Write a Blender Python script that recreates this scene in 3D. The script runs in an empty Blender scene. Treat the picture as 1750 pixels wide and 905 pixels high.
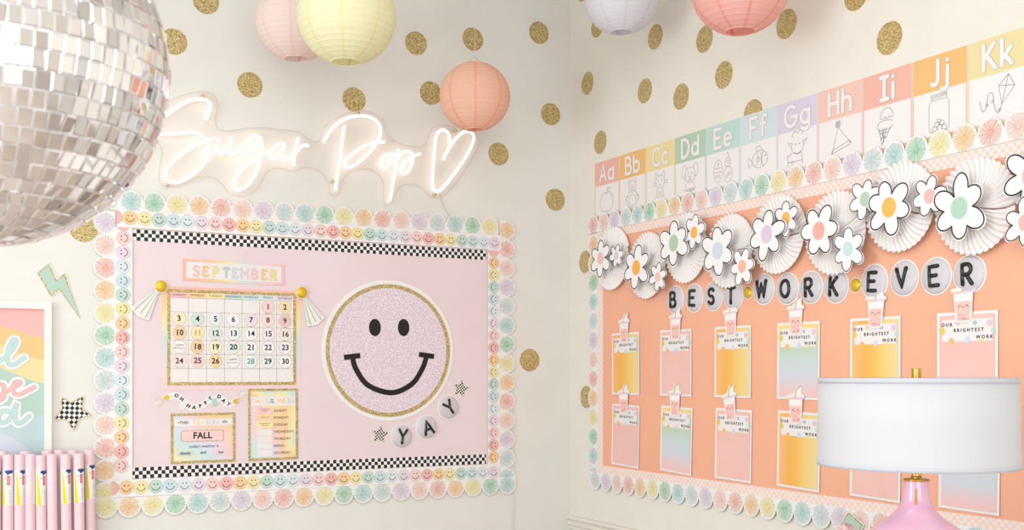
import bpy, math, random
from mathutils import Vector, Matrix, Euler
random.seed(7)
PI = math.pi
SC = bpy.context.scene
COL = SC.collection

# ------------------------------------------------------------------ camera, world, lights, exposure
# Room axes: the left wall is the plane y=0 (x<0), the right wall the plane x=0 (y<0), the corner is the z axis.
F, CX, HY = 1867.0, 875.0, 641.0                 # focal length, centre column and horizon row for a 1750x905 frame
TH = math.radians(27.9077)
CT, ST = math.cos(TH), math.sin(TH)
CAM = (-2.6444, -4.4056)
CH = 1.5
cam_d = bpy.data.cameras.new('camera')
cam = bpy.data.objects.new('camera', cam_d); COL.objects.link(cam)
cam.location = (CAM[0], CAM[1], CH)
cam.rotation_euler = (PI/2, 0, -TH)
cam_d.sensor_width = 36; cam_d.lens = F/1750*36
cam_d.shift_y = (HY-452.5)/1750
cam_d.clip_start = .05
cam_d.dof.use_dof = True; cam_d.dof.focus_distance = 4.2; cam_d.dof.aperture_fstop = 10
SC.camera = cam

world = bpy.data.worlds.new('daylight'); SC.world = world
world.use_nodes = True
bg = world.node_tree.nodes['Background']
bg.inputs[0].default_value = (.93, .96, 1, 1); bg.inputs[1].default_value = .6

def area(name, loc, rot, sx, sy, power, col):
    l = bpy.data.lights.new(name, 'AREA'); l.shape = 'RECTANGLE'; l.size = sx; l.size_y = sy
    l.energy = power; l.color = col
    o = bpy.data.objects.new(name, l); COL.objects.link(o); o.location = loc; o.rotation_euler = rot
    return o
DAY = (.865, .955, 1)
RX0, RY0, CEIL = -5.4, -7.2, 3.4                 # far sides of the room and ceiling height
WIN_BACK = [(-4.2, 1.9), (-2.0, 1.9)]            # window centres (x) and widths in the wall behind the camera
WIN_SIDE = [(-2.1, 1.8), (-4.7, 1.8)]            # window centres (y) and widths in the wall to the left
WZ0, WZ1 = .8, 2.8
for x, w in WIN_BACK:
    area('window_daylight', (x, RY0+.03, (WZ0+WZ1)/2), (PI/2, 0, 0), w-.1, WZ1-WZ0-.1, 64 if x < -3 else 36, DAY)
for y, w in WIN_SIDE:
    area('window_daylight', (RX0+.03, y, (WZ0+WZ1)/2), (PI/2, 0, -PI/2), w-.1, WZ1-WZ0-.1, 62 if y > -3 else 16, DAY)
for lx, ly in ((-2.3, -2.4), (-2.6, -4.1), (-4.3, -4.1), (-2.6, -6.2), (-4.3, -6.2)):  # unseen fill lamps added under the ceiling to brighten walls and mirror ball
    area('added_ceiling_fill', (lx, ly, CEIL-.045), (0, 0, 0), 1.5, 1.0, 15, (.89, .96, 1))

SC.view_settings.view_transform = 'Standard'
SC.view_settings.look = 'None'
SC.view_settings.gamma = 1
SC.view_settings.use_curve_mapping = False
SC.view_settings.exposure = 0.10

# ------------------------------------------------------------------ where things are
def ray(px, py):
    a = (px-CX)/F
    return (a*CT+ST, -a*ST+CT, (HY-py)/F)
def on_left(px, py, off=0):                      # point of the left wall (x, z), off metres in front of it
    r = ray(px, py); k = (-off-CAM[1])/r[1]
    return (CAM[0]+k*r[0], CH+k*r[2])
def on_right(px, py, off=0):                     # point of the right wall (distance from the corner, z)
    r = ray(px, py); k = (-off-CAM[0])/r[0]
    return (-(CAM[1]+k*r[1]), CH+k*r[2])
def at(px, py, depth):
    r = ray(px, py)
    return Vector((CAM[0]+depth*r[0], CAM[1]+depth*r[1], CH+depth*r[2]))

# ------------------------------------------------------------------ materials
def lin(c):
    return tuple(((v/255)/12.92 if v/255 <= .04045 else ((v/255+.055)/1.055)**2.4) for v in c[:3])+(1,)
def soft(c, k=.86):                              # faded print: pulled a little towards its own grey
    g = .3*c[0]+.55*c[1]+.15*c[2]
    return tuple(int(round(g+(v-g)*k)) for v in c)
MATS = {}
def new_mat(name):
    m = bpy.data.materials.new(name); m.use_nodes = True
    nt = m.node_tree
    return m, nt, nt.nodes['Principled BSDF']
def mat(name, c, rough=.65, metal=0, spec=.35):
    if name in MATS: return MATS[name]
    m, nt, b = new_mat(name)
    b.inputs['Base Color'].default_value = lin(c); b.inputs['Roughness'].default_value = rough
    b.inputs['Metallic'].default_value = metal; b.inputs['Specular IOR Level'].default_value = spec
    MATS[name] = m; return m
def ramp_node(nt, stops, interp='LINEAR'):
    r = nt.nodes.new('ShaderNodeValToRGB'); r.color_ramp.interpolation = interp
    el = r.color_ramp.elements
    while len(el) < len(stops): el.new(.5)
    for e, (p, c) in zip(el, stops): e.position = p; e.color = lin(c)
    return r
def ramp_mat(name, stops, axis='Z', rough=.6, interp='LINEAR'):     # colours running across the sheet
    if name in MATS: return MATS[name]
    m, nt, b = new_mat(name)
    tc = nt.nodes.new('ShaderNodeTexCoord'); sp = nt.nodes.new('ShaderNodeSeparateXYZ')
    nt.links.new(tc.outputs['Generated'], sp.inputs[0])
    r = ramp_node(nt, stops, interp); nt.links.new(sp.outputs[axis], r.inputs[0])
    nt.links.new(r.outputs[0], b.inputs['Base Color']); b.inputs['Roughness'].default_value = rough
    b.inputs['Specular IOR Level'].default_value = .35
    MATS[name] = m; return m
def swirl_mat(name, stops, sc=1.3, amt=.9, fx=.75, fz=.75):                     # pastel marbled print
    if name in MATS: return MATS[name]
    m, nt, b = new_mat(name)
    tc = nt.nodes.new('ShaderNodeTexCoord'); sp = nt.nodes.new('ShaderNodeSeparateXYZ')
    nt.links.new(tc.outputs['Generated'], sp.inputs[0])
    nz = nt.nodes.new('ShaderNodeTexNoise'); nz.inputs['Scale'].default_value = sc; nz.inputs['Detail'].default_value = 0
    nt.links.new(tc.outputs['Generated'], nz.inputs['Vector'])
    def ma(op, a, bb):
        n = nt.nodes.new('ShaderNodeMath'); n.operation = op
        for i, v in enumerate((a, bb)):
            if isinstance(v, (int, float)): n.inputs[i].default_value = v
            else: nt.links.new(v, n.inputs[i])
        return n.outputs[0]
    s = ma('ADD', ma('MULTIPLY', sp.outputs['X'], fx), ma('MULTIPLY', sp.outputs['Z'], fz))
    s = ma('ADD', s, ma('MULTIPLY', nz.outputs[0], amt))
    s = ma('FRACT', s, 0)
    r = ramp_node(nt, stops); nt.links.new(s, r.inputs[0])
    nt.links.new(r.outputs[0], b.inputs['Base Color']); b.inputs['Roughness'].default_value = .6
    MATS[name] = m; return m
def check_mat(name, cell, c1, c2, ox=0, oz=0, turn=0):              # printed checkerboard
    if name in MATS: return MATS[name]
    m, nt, b = new_mat(name)
    tc = nt.nodes.new('ShaderNodeTexCoord'); mp = nt.nodes.new('ShaderNodeMapping')
    mp.inputs['Location'].default_value = (ox/cell, .5, oz/cell)
    mp.inputs['Rotation'].default_value = (0, turn, 0)
    mp.inputs['Scale'].default_value = (1/cell, .0001, 1/cell)
    nt.links.new(tc.outputs['Object'], mp.inputs[0])
    ck = nt.nodes.new('ShaderNodeTexChecker'); ck.inputs['Scale'].default_value = 1
    ck.inputs['Color1'].default_value = lin(c1); ck.inputs['Color2'].default_value = lin(c2)
    nt.links.new(mp.outputs[0], ck.inputs['Vector']); nt.links.new(ck.outputs[0], b.inputs['Base Color'])
    b.inputs['Roughness'].default_value = .6
    MATS[name] = m; return m
def glitter_mat(name='gold_glitter', stops=((0, (128, 104, 58)), (.45, (186, 160, 100)), (.8, (214, 190, 132)), (1, (246, 232, 190))), scale=420):
    if name in MATS: return MATS[name]
    m, nt, b = new_mat(name)
    ge = nt.nodes.new('ShaderNodeNewGeometry'); vo = nt.nodes.new('ShaderNodeTexVoronoi')
    vo.inputs['Scale'].default_value = scale
    nt.links.new(ge.outputs['Position'], vo.inputs['Vector'])
    sp = nt.nodes.new('ShaderNodeSeparateColor'); nt.links.new(vo.outputs['Color'], sp.inputs[0])
    r = ramp_node(nt, stops); nt.links.new(sp.outputs[0], r.inputs[0])
    nt.links.new(r.outputs[0], b.inputs['Base Color'])
    b.inputs['Roughness'].default_value = .5; b.inputs['Metallic'].default_value = .25
    MATS[name] = m; return m
def noise_mat(name, c1, c2, scale, bump=0, rough=.8, detail=3):
    if name in MATS: return MATS[name]
    m, nt, b = new_mat(name)
    tc = nt.nodes.new('ShaderNodeTexCoord'); nz = nt.nodes.new('ShaderNodeTexNoise')
    nz.inputs['Scale'].default_value = scale; nz.inputs['Detail'].default_value = detail
    nt.links.new(tc.outputs['Object'], nz.inputs['Vector'])
    r = ramp_node(nt, ((.35, c1), (.65, c2))); nt.links.new(nz.outputs[0], r.inputs[0])
    nt.links.new(r.outputs[0], b.inputs['Base Color']); b.inputs['Roughness'].default_value = rough
    b.inputs['Specular IOR Level'].default_value = .2
    if bump:
        bp = nt.nodes.new('ShaderNodeBump'); bp.inputs['Strength'].default_value = bump; bp.inputs['Distance'].default_value = .003
        nt.links.new(nz.outputs[0], bp.inputs['Height']); nt.links.new(bp.outputs[0], b.inputs['Normal'])
    MATS[name] = m; return m
def tissue_mat(name, c, tr=.4):                                     # thin paper that lets light through
    if name in MATS: return MATS[name]
    m, nt, b = new_mat(name)
    b.inputs['Base Color'].default_value = lin(c); b.inputs['Roughness'].default_value = .8
    b.inputs['Specular IOR Level'].default_value = .15
    t = nt.nodes.new('ShaderNodeBsdfTranslucent'); t.inputs[0].default_value = lin(c)
    mx = nt.nodes.new('ShaderNodeMixShader'); mx.inputs[0].default_value = tr
    nt.links.new(b.outputs[0], mx.inputs[1]); nt.links.new(t.outputs[0], mx.inputs[2])
    nt.links.new(mx.outputs[0], nt.nodes['Material Output'].inputs[0])
    MATS[name] = m; return m

WHITE = mat('white_card', (240, 235, 233))
PAPER = mat('white_print_paper', (236, 229, 228))
BLACK = mat('black_ink', (26, 24, 24), .4)
INK = mat('dark_ink', (52, 48, 50), .6)
GREY_LINE = mat('grey_pencil_line', (160, 152, 152))
THIN_GREY = mat('thin_grey_outline', (176, 166, 164))
GOLD = glitter_mat()
BRASS = mat('polished_brass', (206, 164, 84), .22, 1)
GOLD_FOIL = mat('gold_foil_ball', (222, 184, 60), .35, .45)

# ------------------------------------------------------------------ geometry helpers (2-D shapes: x to the right, z up, d towards the viewer)
def arc(cx, cy, rx, ry, a0, a1, n=None):
    n = n or max(4, int(abs(a1-a0)/18))
    return [(cx+rx*math.cos(math.radians(a0+(a1-a0)*i/n)), cy+ry*math.sin(math.radians(a0+(a1-a0)*i/n))) for i in range(n+1)]
def circle(cx, cy, r, n=24, ry=None):
    return [(cx+r*math.cos(2*PI*i/n), cy+(ry or r)*math.sin(2*PI*i/n)) for i in range(n)]
def rect(x0, z0, x1, z1): return [(x0, z0), (x1, z0), (x1, z1), (x0, z1)]
def round_rect(x0, z0, x1, z1, r, n=4):
    p = []
    for cx, cz, a in ((x1-r, z0+r, -90), (x1-r, z1-r, 0), (x0+r, z1-r, 90), (x0+r, z0+r, 180)):
        p += arc(cx, cz, r, r, a, a+90, n)
    return p
def smooth(pts, n=6, closed=False):
    out = []; m = len(pts); D = len(pts[0])
    rng = range(m) if closed else range(m-1)
    for i in rng:
        if closed: p = [pts[(i+k) % m] for k in (-1, 0, 1, 2)]
        else: p = [pts[max(0, i-1)], pts[i], pts[i+1], pts[min(m-1, i+2)]]
        for j in range(n):
            t = j/n
            out.append(tuple(.5*(2*p[1][q]+(p[2][q]-p[0][q])*t+(2*p[0][q]-5*p[1][q]+4*p[2][q]-p[3][q])*t*t+(-p[0][q]+3*p[1][q]-3*p[2][q]+p[3][q])*t**3) for q in range(D)))
    if not closed: out.append(tuple(pts[-1]))
    return out
def dedupe(p, eps=1e-5):
    o = [p[0]]
    for q in p[1:]:
        if sum((a-b)**2 for a, b in zip(q, o[-1])) > eps*eps: o.append(q)
    return o
def ccw(p):
    a = sum(p[i][0]*p[(i+1) % len(p)][1]-p[(i+1) % len(p)][0]*p[i][1] for i in range(len(p)))
    return p if a > 0 else p[::-1]

class G:
    """collects polygons; obj() links them as ONE mesh object"""
    def __init__(s): s.v = []; s.f = []; s.m = []; s.lift = 0; s.cur = 0
    def face(s, ids): s.f.append(ids); s.m.append(s.cur)
    def flat(s, p, d, mi=None):
        if mi is not None: s.cur = mi
        p = ccw(p); b = len(s.v); s.v += [(x, -d, z) for x, z in p]; s.face(list(range(b, b+len(p)))); return s
    def plate(s, p, d0, d1, mi=None):
        if mi is not None: s.cur = mi
        p = ccw(p); n = len(p); b = len(s.v)
        s.v += [(x, -d1, z) for x, z in p]+[(x, -d0, z) for x, z in p]
        s.face(list(range(b, b+n))); s.face(list(range(b+2*n-1, b+n-1, -1)))
        for i in range(n):
            j = (i+1) % n; s.face([b+i, b+n+i, b+n+j, b+j])
        return s
    def frame(s, x0, z0, x1, z1, w, d0, d1, mi=None):
        for r in (rect(x0, z1-w, x1, z1), rect(x0, z0, x1, z0+w), rect(x0, z0+w, x0+w, z1-w), rect(x1-w, z0+w, x1, z1-w)): s.plate(r, d0, d1, mi)
        return s
    def ring(s, cx, cz, r0, r1, d, n=64, mi=None, th=0):
        if mi is not None: s.cur = mi
        b = len(s.v)
        for i in range(n):
            a = 2*PI*i/n
            for r in (r0, r1): s.v.append((cx+r*math.cos(a), -d, cz+r*math.sin(a)))
        for i in range(n):
            j = (i+1) % n; s.face([b+2*i, b+2*i+1, b+2*j+1, b+2*j])
        return s
    def ribbon(s, pts, w, d, closed=False, cap=True, mi=None):
        if mi is not None: s.cur = mi
        pts = dedupe(pts); n = len(pts); h = w/2
        if n == 1: return s.flat(circle(pts[0][0], pts[0][1], h, 10), d)
        if closed and abs(pts[0][0]-pts[-1][0])+abs(pts[0][1]-pts[-1][1]) < 1e-5: pts = pts[:-1]; n -= 1
        b = len(s.v); dirs = []
        for i in range(n):
            a = pts[i-1] if (i > 0 or closed) else pts[i]; c = pts[(i+1) % n] if (i < n-1 or closed) else pts[i]
            def nd(p, q):
                L = math.hypot(q[0]-p[0], q[1]-p[1]) or 1; return ((q[0]-p[0])/L, (q[1]-p[1])/L)
            d1 = nd(a, pts[i]) if a is not pts[i] else nd(pts[i], c)
            d2 = nd(pts[i], c) if c is not pts[i] else d1
            nx, nz = -(d1[1]+d2[1]), d1[0]+d2[0]; L = math.hypot(nx, nz)
            if L < .2: nx, nz, L = -d1[1], d1[0], 1
            nx, nz = nx/L, nz/L
            k = min(1.5, 1/max(.4, abs(nx*-d1[1]+nz*d1[0])))
            dd = d+s.lift+i*2e-6
            s.v += [(pts[i][0]+nx*h*k, -dd, pts[i][1]+nz*h*k), (pts[i][0]-nx*h*k, -dd, pts[i][1]-nz*h*k)]
            dirs.append((d1, d2))
        for i in range(n if closed else n-1):
            j = (i+1) % n; s.face([b+2*i, b+2*i+1, b+2*j+1, b+2*j])
        if cap and not closed and w > .0016:
            for e, sg in ((0, -1), (n-1, 1)):
                dx, dz = dirs[e][0] if e else dirs[e][1]; a0 = math.atan2(dz*sg, dx*sg); c0 = len(s.v)
                s.v += [(pts[e][0]+h*math.cos(a0+a), -(d+s.lift+e*2e-6), pts[e][1]+h*math.sin(a0+a)) for a in [PI*(q/6-.5) for q in range(7)]]
                s.face(list(range(c0, c0+7)))
        s.lift += 3e-5
        return s
    def tube(s, pts, r, k=8, ends=True, mi=None):                     # 3-D points in local space
        if mi is not None: s.cur = mi
        pts = [Vector(p) for p in dedupe([tuple(p) for p in pts])]; n = len(pts); b = len(s.v); up = None
        t0 = (pts[1]-pts[0]).normalized()
        up = t0.orthogonal().normalized()
        for i in range(n):
            t = ((pts[min(n-1, i+1)]-pts[i]).normalized()+(pts[i]-pts[max(0, i-1)]).normalized())
            t = t.normalized() if t.length > 1e-6 else t0
            up = (up-t*up.dot(t)); up = up.normalized() if up.length > 1e-6 else t.orthogonal().normalized()
            si = t.cross(up)
            for j in range(k):
                a = 2*PI*j/k; q = pts[i]+(up*math.cos(a)+si*math.sin(a))*(r[i] if isinstance(r, (list, tuple)) else r)
                s.v.append(tuple(q))
        for i in range(n-1):
            for j in range(k):
                j2 = (j+1) % k; s.face([b+i*k+j, b+i*k+j2, b+(i+1)*k+j2, b+(i+1)*k+j])
        if ends:
            s.face([b+j for j in range(k)][::-1]); s.face([b+(n-1)*k+j for j in range(k)])
        return s
    def lathe(s, prof, n=48, mi=None, wob=None):                      # prof: (r, z)
        if mi is not None: s.cur = mi
        b = len(s.v)
        for r, z in prof:
            for j in range(n):
                a = 2*PI*j/n; s.v.append((r*math.cos(a), r*math.sin(a), z))
        for i in range(len(prof)-1):
            for j in range(n):
                j2 = (j+1) % n; s.face([b+i*n+j, b+i*n+j2, b+(i+1)*n+j2, b+(i+1)*n+j])
        return s
    def box(s, x0, y0, z0, x1, y1, z1, mi=None):
        if mi is not None: s.cur = mi
        b = len(s.v)
        s.v += [(x, y, z) for z in (z0, z1) for y in (y0, y1) for x in (x0, x1)]
        for f in ((0, 2, 3, 1), (4, 5, 7, 6), (0, 1, 5, 4), (2, 6, 7, 3), (0, 4, 6, 2), (1, 3, 7, 5)): s.face([b+i for i in f])
        return s
    def mesh(s, name, mats, smooth_shade=False):
        me = bpy.data.meshes.new(name); me.from_pydata(s.v, [], s.f)
        for m in (mats if isinstance(mats, (list, tuple)) else [mats]): me.materials.append(m)
        me.polygons.foreach_set('material_index', s.m)
        if smooth_shade: me.polygons.foreach_set('use_smooth', [True]*len(s.f))
        me.update(); return me
    def obj(s, name, mats, parent=None, loc=(0, 0, 0), rot=0, smooth_shade=False):
        return put(name, s.mesh(name, mats, smooth_shade), parent, loc, rot)
def put(name, me, parent=None, loc=(0, 0, 0), rot=0, scale=1):       # loc=(x, d, z): d metres towards the viewer
    o = bpy.data.objects.new(name, me); COL.objects.link(o)
    o.parent = parent; o.location = (loc[0], -loc[1], loc[2])
    o.rotation_euler = (0, rot, 0)
    if scale != 1: o.scale = (scale,)*3
    return o
def tag(o, label, cat, group=None):
    o['label'] = label; o['category'] = cat
    if group: o['group'] = group
    return o
def seat_on(o, W, u, v, d=0, rot=0):                                  # put a thing on wall W at (u, v)
    o.location = (u, -d, v) if W == 'L' else (-d, -u, v)
    o.rotation_euler = (0, rot, 0 if W == 'L' else -PI/2)
    return o
def thing(W, name, label, cat, u, v, d=0, rot=0, group=None):
    o = bpy.data.objects.new(name, None); o.empty_display_size = .02; COL.objects.link(o)
    tag(o, label, cat, group)
    return seat_on(o, W, u, v, d, rot)
def struct(o): o['kind'] = 'structure'; return o

TXT = {}
def text_mesh(s, size, m, bold=0, align='CENTER', d=0):
    key = (s, size, m.name, bold, align)
    if key in TXT: return TXT[key]
    cu = bpy.data.curves.new('lettering', 'FONT'); cu.body = s; cu.size = size; cu.align_x = align; cu.align_y = 'CENTER'
    cu.offset = bold; cu.resolution_u = 2; cu.fill_mode = 'FRONT'
    ob = bpy.data.objects.new('lettering', cu); COL.objects.link(ob)
    dg = bpy.context.evaluated_depsgraph_get()
    me = bpy.data.meshes.new_from_object(ob.evaluated_get(dg))
    bpy.data.objects.remove(ob); bpy.data.curves.remove(cu)
    for v in me.vertices: v.co = Vector((v.co.x, 0, v.co.y))
    me.materials.clear(); me.materials.append(m); me.name = 'lettering'
    TXT[key] = me; return me
def text(s, size, m, parent, x, d, z, bold=0, align='CENTER', rot=0, name='lettering'):
    return put(name, text_mesh(s, size, m, bold, align), parent, (x, d, z), rot)

# rounded stroke alphabet (cap height 1)
LET = {
 'A': [[(0, 0), (.35, 1), (.7, 0)], [(.13, .34), (.57, .34)]],
 'B': [[(0, 0), (0, 1), (.26, 1)]+arc(.26, .76, .24, .24, 90, -90)+[(0, .52)], [(.28, .52)]+arc(.3, .26, .28, .26, 90, -90)+[(0, 0)]],
 'C': [arc(.4, .5, .4, .5, 48, 312)],
 'D': [[(0, 0), (0, 1), (.2, 1)]+arc(.2, .5, .44, .5, 90, -90)+[(0, 0)]],
 'E': [[(.52, 1), (0, 1), (0, 0), (.52, 0)], [(0, .52), (.44, .52)]],
 'F': [[(.5, 1), (0, 1), (0, 0)], [(0, .52), (.4, .52)]],
 'G': [arc(.42, .5, .42, .5, 50, 350)+[(.84, .46), (.48, .46)]],
 'H': [[(0, 1), (0, 0)], [(.58, 1), (.58, 0)], [(0, .5), (.58, .5)]],
 'I': [[(0, 1), (.42, 1)], [(.21, 1), (.21, 0)], [(0, 0), (.42, 0)]],
 'J': [[(.36, 1), (.36, .2)]+arc(.17, .2, .19, .2, 0, -130)],
 'K': [[(0, 0), (0, 1)], [(.5, 1), (0, .42)], [(.15, .57), (.56, 0)]],
 'M': [[(0, 0), (0, 1), (.36, .35), (.72, 1), (.72, 0)]],
 'N': [[(0, 0), (0, 1), (.55, 0), (.55, 1)]],
 'O': [arc(.36, .5, .36, .5, 90, 450)],
 'P': [[(0, 0), (0, 1), (.26, 1)]+arc(.26, .73, .27, .27, 90, -90)+[(0, .46)]],
 'R': [[(0, 0), (0, 1), (.26, 1)]+arc(.26, .74, .26, .26, 90, -90)+[(0, .48)], [(.24, .48), (.54, 0)]],
 'S': [arc(.27, .75, .25, .25, 30, 270)+arc(.27, .26, .27, .26, 90, -150)],
 'T': [[(0, 1), (.6, 1)], [(.3, 1), (.3, 0)]],
 'V': [[(0, 1), (.32, 0), (.64, 1)]],
 'W': [[(0, 1), (.2, 0), (.42, .85), (.64, 0), (.84, 1)]],
 'Y': [[(0, 1), (.3, .48), (.6, 1)], [(.3, .48), (.3, 0)]],
 'a': [arc(.28, .32, .28, .32, 0, 360), [(.56, .64), (.56, 0)]],
 'b': [[(0, 1), (0, 0)], arc(.28, .32, .28, .32, 0, 360)],
 'c': [arc(.28, .32, .28, .32, 45, 315)],
 'd': [arc(.28, .32, .28, .32, 0, 360), [(.56, 1), (.56, 0)]],
 'e': [[(.02, .34), (.55, .34)]+arc(.28, .33, .27, .33, 5, 310)],
 'f': [arc(.33, .8, .17, .2, 50, 180)+[(.16, 0)], [(0, .6), (.36, .6)]],
 'g': [arc(.28, .32, .28, .32, 0, 360), [(.56, .64), (.56, -.08)]+arc(.28, -.08, .28, .22, 0, -150)],
 'h': [[(0, 1), (0, 0)], [(0, .3)]+arc(.25, .4, .25, .24, 180, 0)+[(.5, 0)]],
 'i': [[(0, .64), (0, 0)], [(0, .92), (0, .925)]],
 'j': [[(.2, .64), (.2, -.1)]+arc(.02, -.1, .18, .18, 0, -130), [(.2, .92), (.2, .925)]],
 'k': [[(0, 1), (0, 0)], [(.42, .66), (0, .22)], [(.14, .37), (.46, 0)]],
}
def word(s, cap, gap=.3):
    """strokes of a word, centred on x=0, z from 0 to cap"""
    out = []; x = 0
    for ch in s:
        if ch == ' ': x += .5; continue
        st = LET[ch]; w = max(p[0] for q in st for p in q)
        out.append([[(x+p[0], p[1]) for p in q] for q in st]); x += w+gap
    x -= gap
    return [[[((p[0]-x/2)*cap, p[1]*cap) for p in q] for q in st] for st in out]
# ------------------------------------------------------------------ the room
WALL_M = noise_mat('painted_wall', (228, 224, 218), (231, 227, 221), 6, .02, .8, 2)
TRIM_M = mat('painted_trim', (232, 224, 213), .5)
def wall_with_holes(name, horizontal, fixed, thick, a0, a1, holes, m):
    """wall in the plane y=fixed (horizontal) or x=fixed with rectangular window openings"""
    g = G(); cuts = [(a0, a1, 0, WZ0), (a0, a1, WZ1, CEIL)]; c = a0
    for p, w in sorted(holes):
        cuts.append((c, p-w/2, WZ0, WZ1)); c = p+w/2
    cuts.append((c, a1, WZ0, WZ1))
    for x0, x1, z0, z1 in cuts:
        if horizontal: g.box(x0, fixed-thick, z0, x1, fixed, z1)
        else: g.box(fixed-thick, x0, z0, fixed, x1, z1)
    return struct(g.obj(name, m))
struct(G().box(RX0-.1, 0, 0, .1, .1, CEIL).obj('wall_left', WALL_M))
struct(G().box(0, RY0-.1, 0, .1, 0, CEIL).obj('wall_right', noise_mat('painted_wall_warm', (231, 225, 215), (234, 228, 218), 6, .02, .8, 2)))
wall_with_holes('wall_back', True, RY0, .1, RX0, 0, WIN_BACK, WALL_M)
wall_with_holes('wall_side', False, RX0, .1, RY0, 0, WIN_SIDE, WALL_M)
FLOOR_M = noise_mat('light_wood_floor', (174, 160, 148), (196, 182, 170), 9, 0, .4, 4)
struct(G().box(RX0-.1, RY0-.1, -.1, .1, .1, 0).obj('floor', FLOOR_M))
struct(G().box(RX0-.1, RY0-.1, CEIL, .1, .1, CEIL+.1).obj('ceiling', mat('ceiling_paint', (240, 236, 231), .8)))
n = 0
for hz, lst in ((True, WIN_BACK), (False, WIN_SIDE)):
    for p, w in lst:
        n += 1; g = G()
        bars = [(p-w/2, p-w/2+.06, WZ0, WZ1), (p+w/2-.06, p+w/2, WZ0, WZ1), (p-.02, p+.02, WZ0, WZ1), (p-w/2, p+w/2, WZ0, WZ0+.06), (p-w/2, p+w/2, WZ1-.06, WZ1), (p-w/2, p+w/2, 1.78, 1.82)]
        for a, b, z0, z1 in bars:
            if hz: g.box(a, RY0-.06, z0, b, RY0+.02, z1)
            else: g.box(RX0-.06, a, z0, RX0+.02, b, z1)
        struct(g.obj('window_%d' % n, TRIM_M))
g = G()                                                              # unseen brown door slab, added for dark reflections in the mirror ball
g.box(RX0, -6.9, 0, RX0+.05, -5.95, 2.1); struct(g.obj('reflection_slab_1', mat('brown_reflection_slab', (92, 66, 50), .4)))
struct(G().box(-3.2, RY0, 0, -2.98, RY0+.05, 2.5).obj('reflection_slab_2', mat('dark_reflection_slab', (64, 50, 44), .4)))  # unseen dark strip, added so the ball's middle tiles reflect something dark
# chair rail on the right wall: a moulded profile
prof = [(0, .845), (.022, .845), (.026, .838), (.024, .83), (.014, .824), (.014, .812), (.018, .806), (.010, .797), (.010, .785), (.004, .776), (0, .776)]
g = G()
for y in (0, -6.9): g.v += [(-d, y, z) for d, z in prof]
for i in range(len(prof)-1): g.face([i, i+1, len(prof)+i+1, len(prof)+i])
struct(g.obj('trim_1', TRIM_M))

# ------------------------------------------------------------------ gold glitter dots stuck to both walls
DOTS = [
 ('L', 352, 2, 'gold glitter wall dot cut by the picture top, above and right of the mirror ball'),
 ('L', 297, 71, 'gold glitter wall dot touching the right rim of the mirror ball'),
 ('L', 427, 145, 'gold glitter wall dot alone above the word Sugar'),
 ('L', 605, 170, 'gold glitter wall dot touching the top of the neon letter P'),
 ('L', 711, 74, 'gold glitter wall dot right beside the yellow paper lantern'),
 ('L', 808, 67, 'gold glitter wall dot just above the small coral lantern'),
 ('L', 736, 159, 'gold glitter wall dot half hidden behind the small coral lantern'),
 ('L', 921, 56, 'gold glitter wall dot topmost of the column nearest the corner on the left wall'),
 ('L', 941, 195, 'gold glitter wall dot right of the coral lantern, second in the corner column'),
 ('L', 852, 263, 'gold glitter wall dot below the coral lantern and beside the neon heart'),
 ('L', 949, 341, 'gold glitter wall dot near the corner, level with the top of the pink board'),
 ('L', 905, 615, 'gold glitter wall dot alone to the right of the pink board'),
 ('L', 143, 390, 'gold glitter wall dot peeking out between mirror ball and pink board'),
 ('R', 1021, 44, 'gold glitter wall dot half hidden behind the lavender lantern'),
 ('R', 996, -17, 'gold glitter wall dot mostly above the picture, left of the lavender lantern'),
 ('R', 1120, 63, 'gold glitter wall dot just right of the lavender lantern'),
 ('R', 1204, 67, 'gold glitter wall dot under the left edge of the salmon pink lantern'),
 ('R', 1344, 41, 'gold glitter wall dot at the right edge of the salmon pink lantern'),
 ('R', 1463, -9, 'gold glitter wall dot cut by the picture top above the letter I card'),
 ('R', 1520, 65, 'large looking gold glitter wall dot above the letter J card'),
 ('R', 1237, 128, 'gold glitter wall dot below the salmon pink lantern'),
 ('R', 1004, 142, 'gold glitter wall dot nearest the corner on the right wall, below the lavender lantern'),
 ('R', 1102, 155, 'gold glitter wall dot on bare wall above the letter C card'),
 ('R', 1164, 165, 'gold glitter wall dot on bare wall above the letter D card'),
 ('R', 1287, 194, 'gold glitter wall dot half covered by the letter F card'),
 ('R', 1026, 243, 'gold glitter wall dot just above the letter A card'),
 ('R', 1000, 447, 'gold glitter wall dot behind the leftmost daisy of the peach board'),
 ('R', 1002, 678, 'gold glitter wall dot partly behind the left border of the peach board'),
]
dot_me = G().plate(circle(0, 0, .0515, 40), 0, .0006).mesh('wall_dot', GOLD)
for W, px, py, lab in DOTS:
    u, v = (on_left if W == 'L' else on_right)(px, py)
    o = put('wall_dot', dot_me); seat_on(o, W, u, v, .0002); tag(o, lab, 'wall decal', 'gold glitter dots on the walls')

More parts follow.
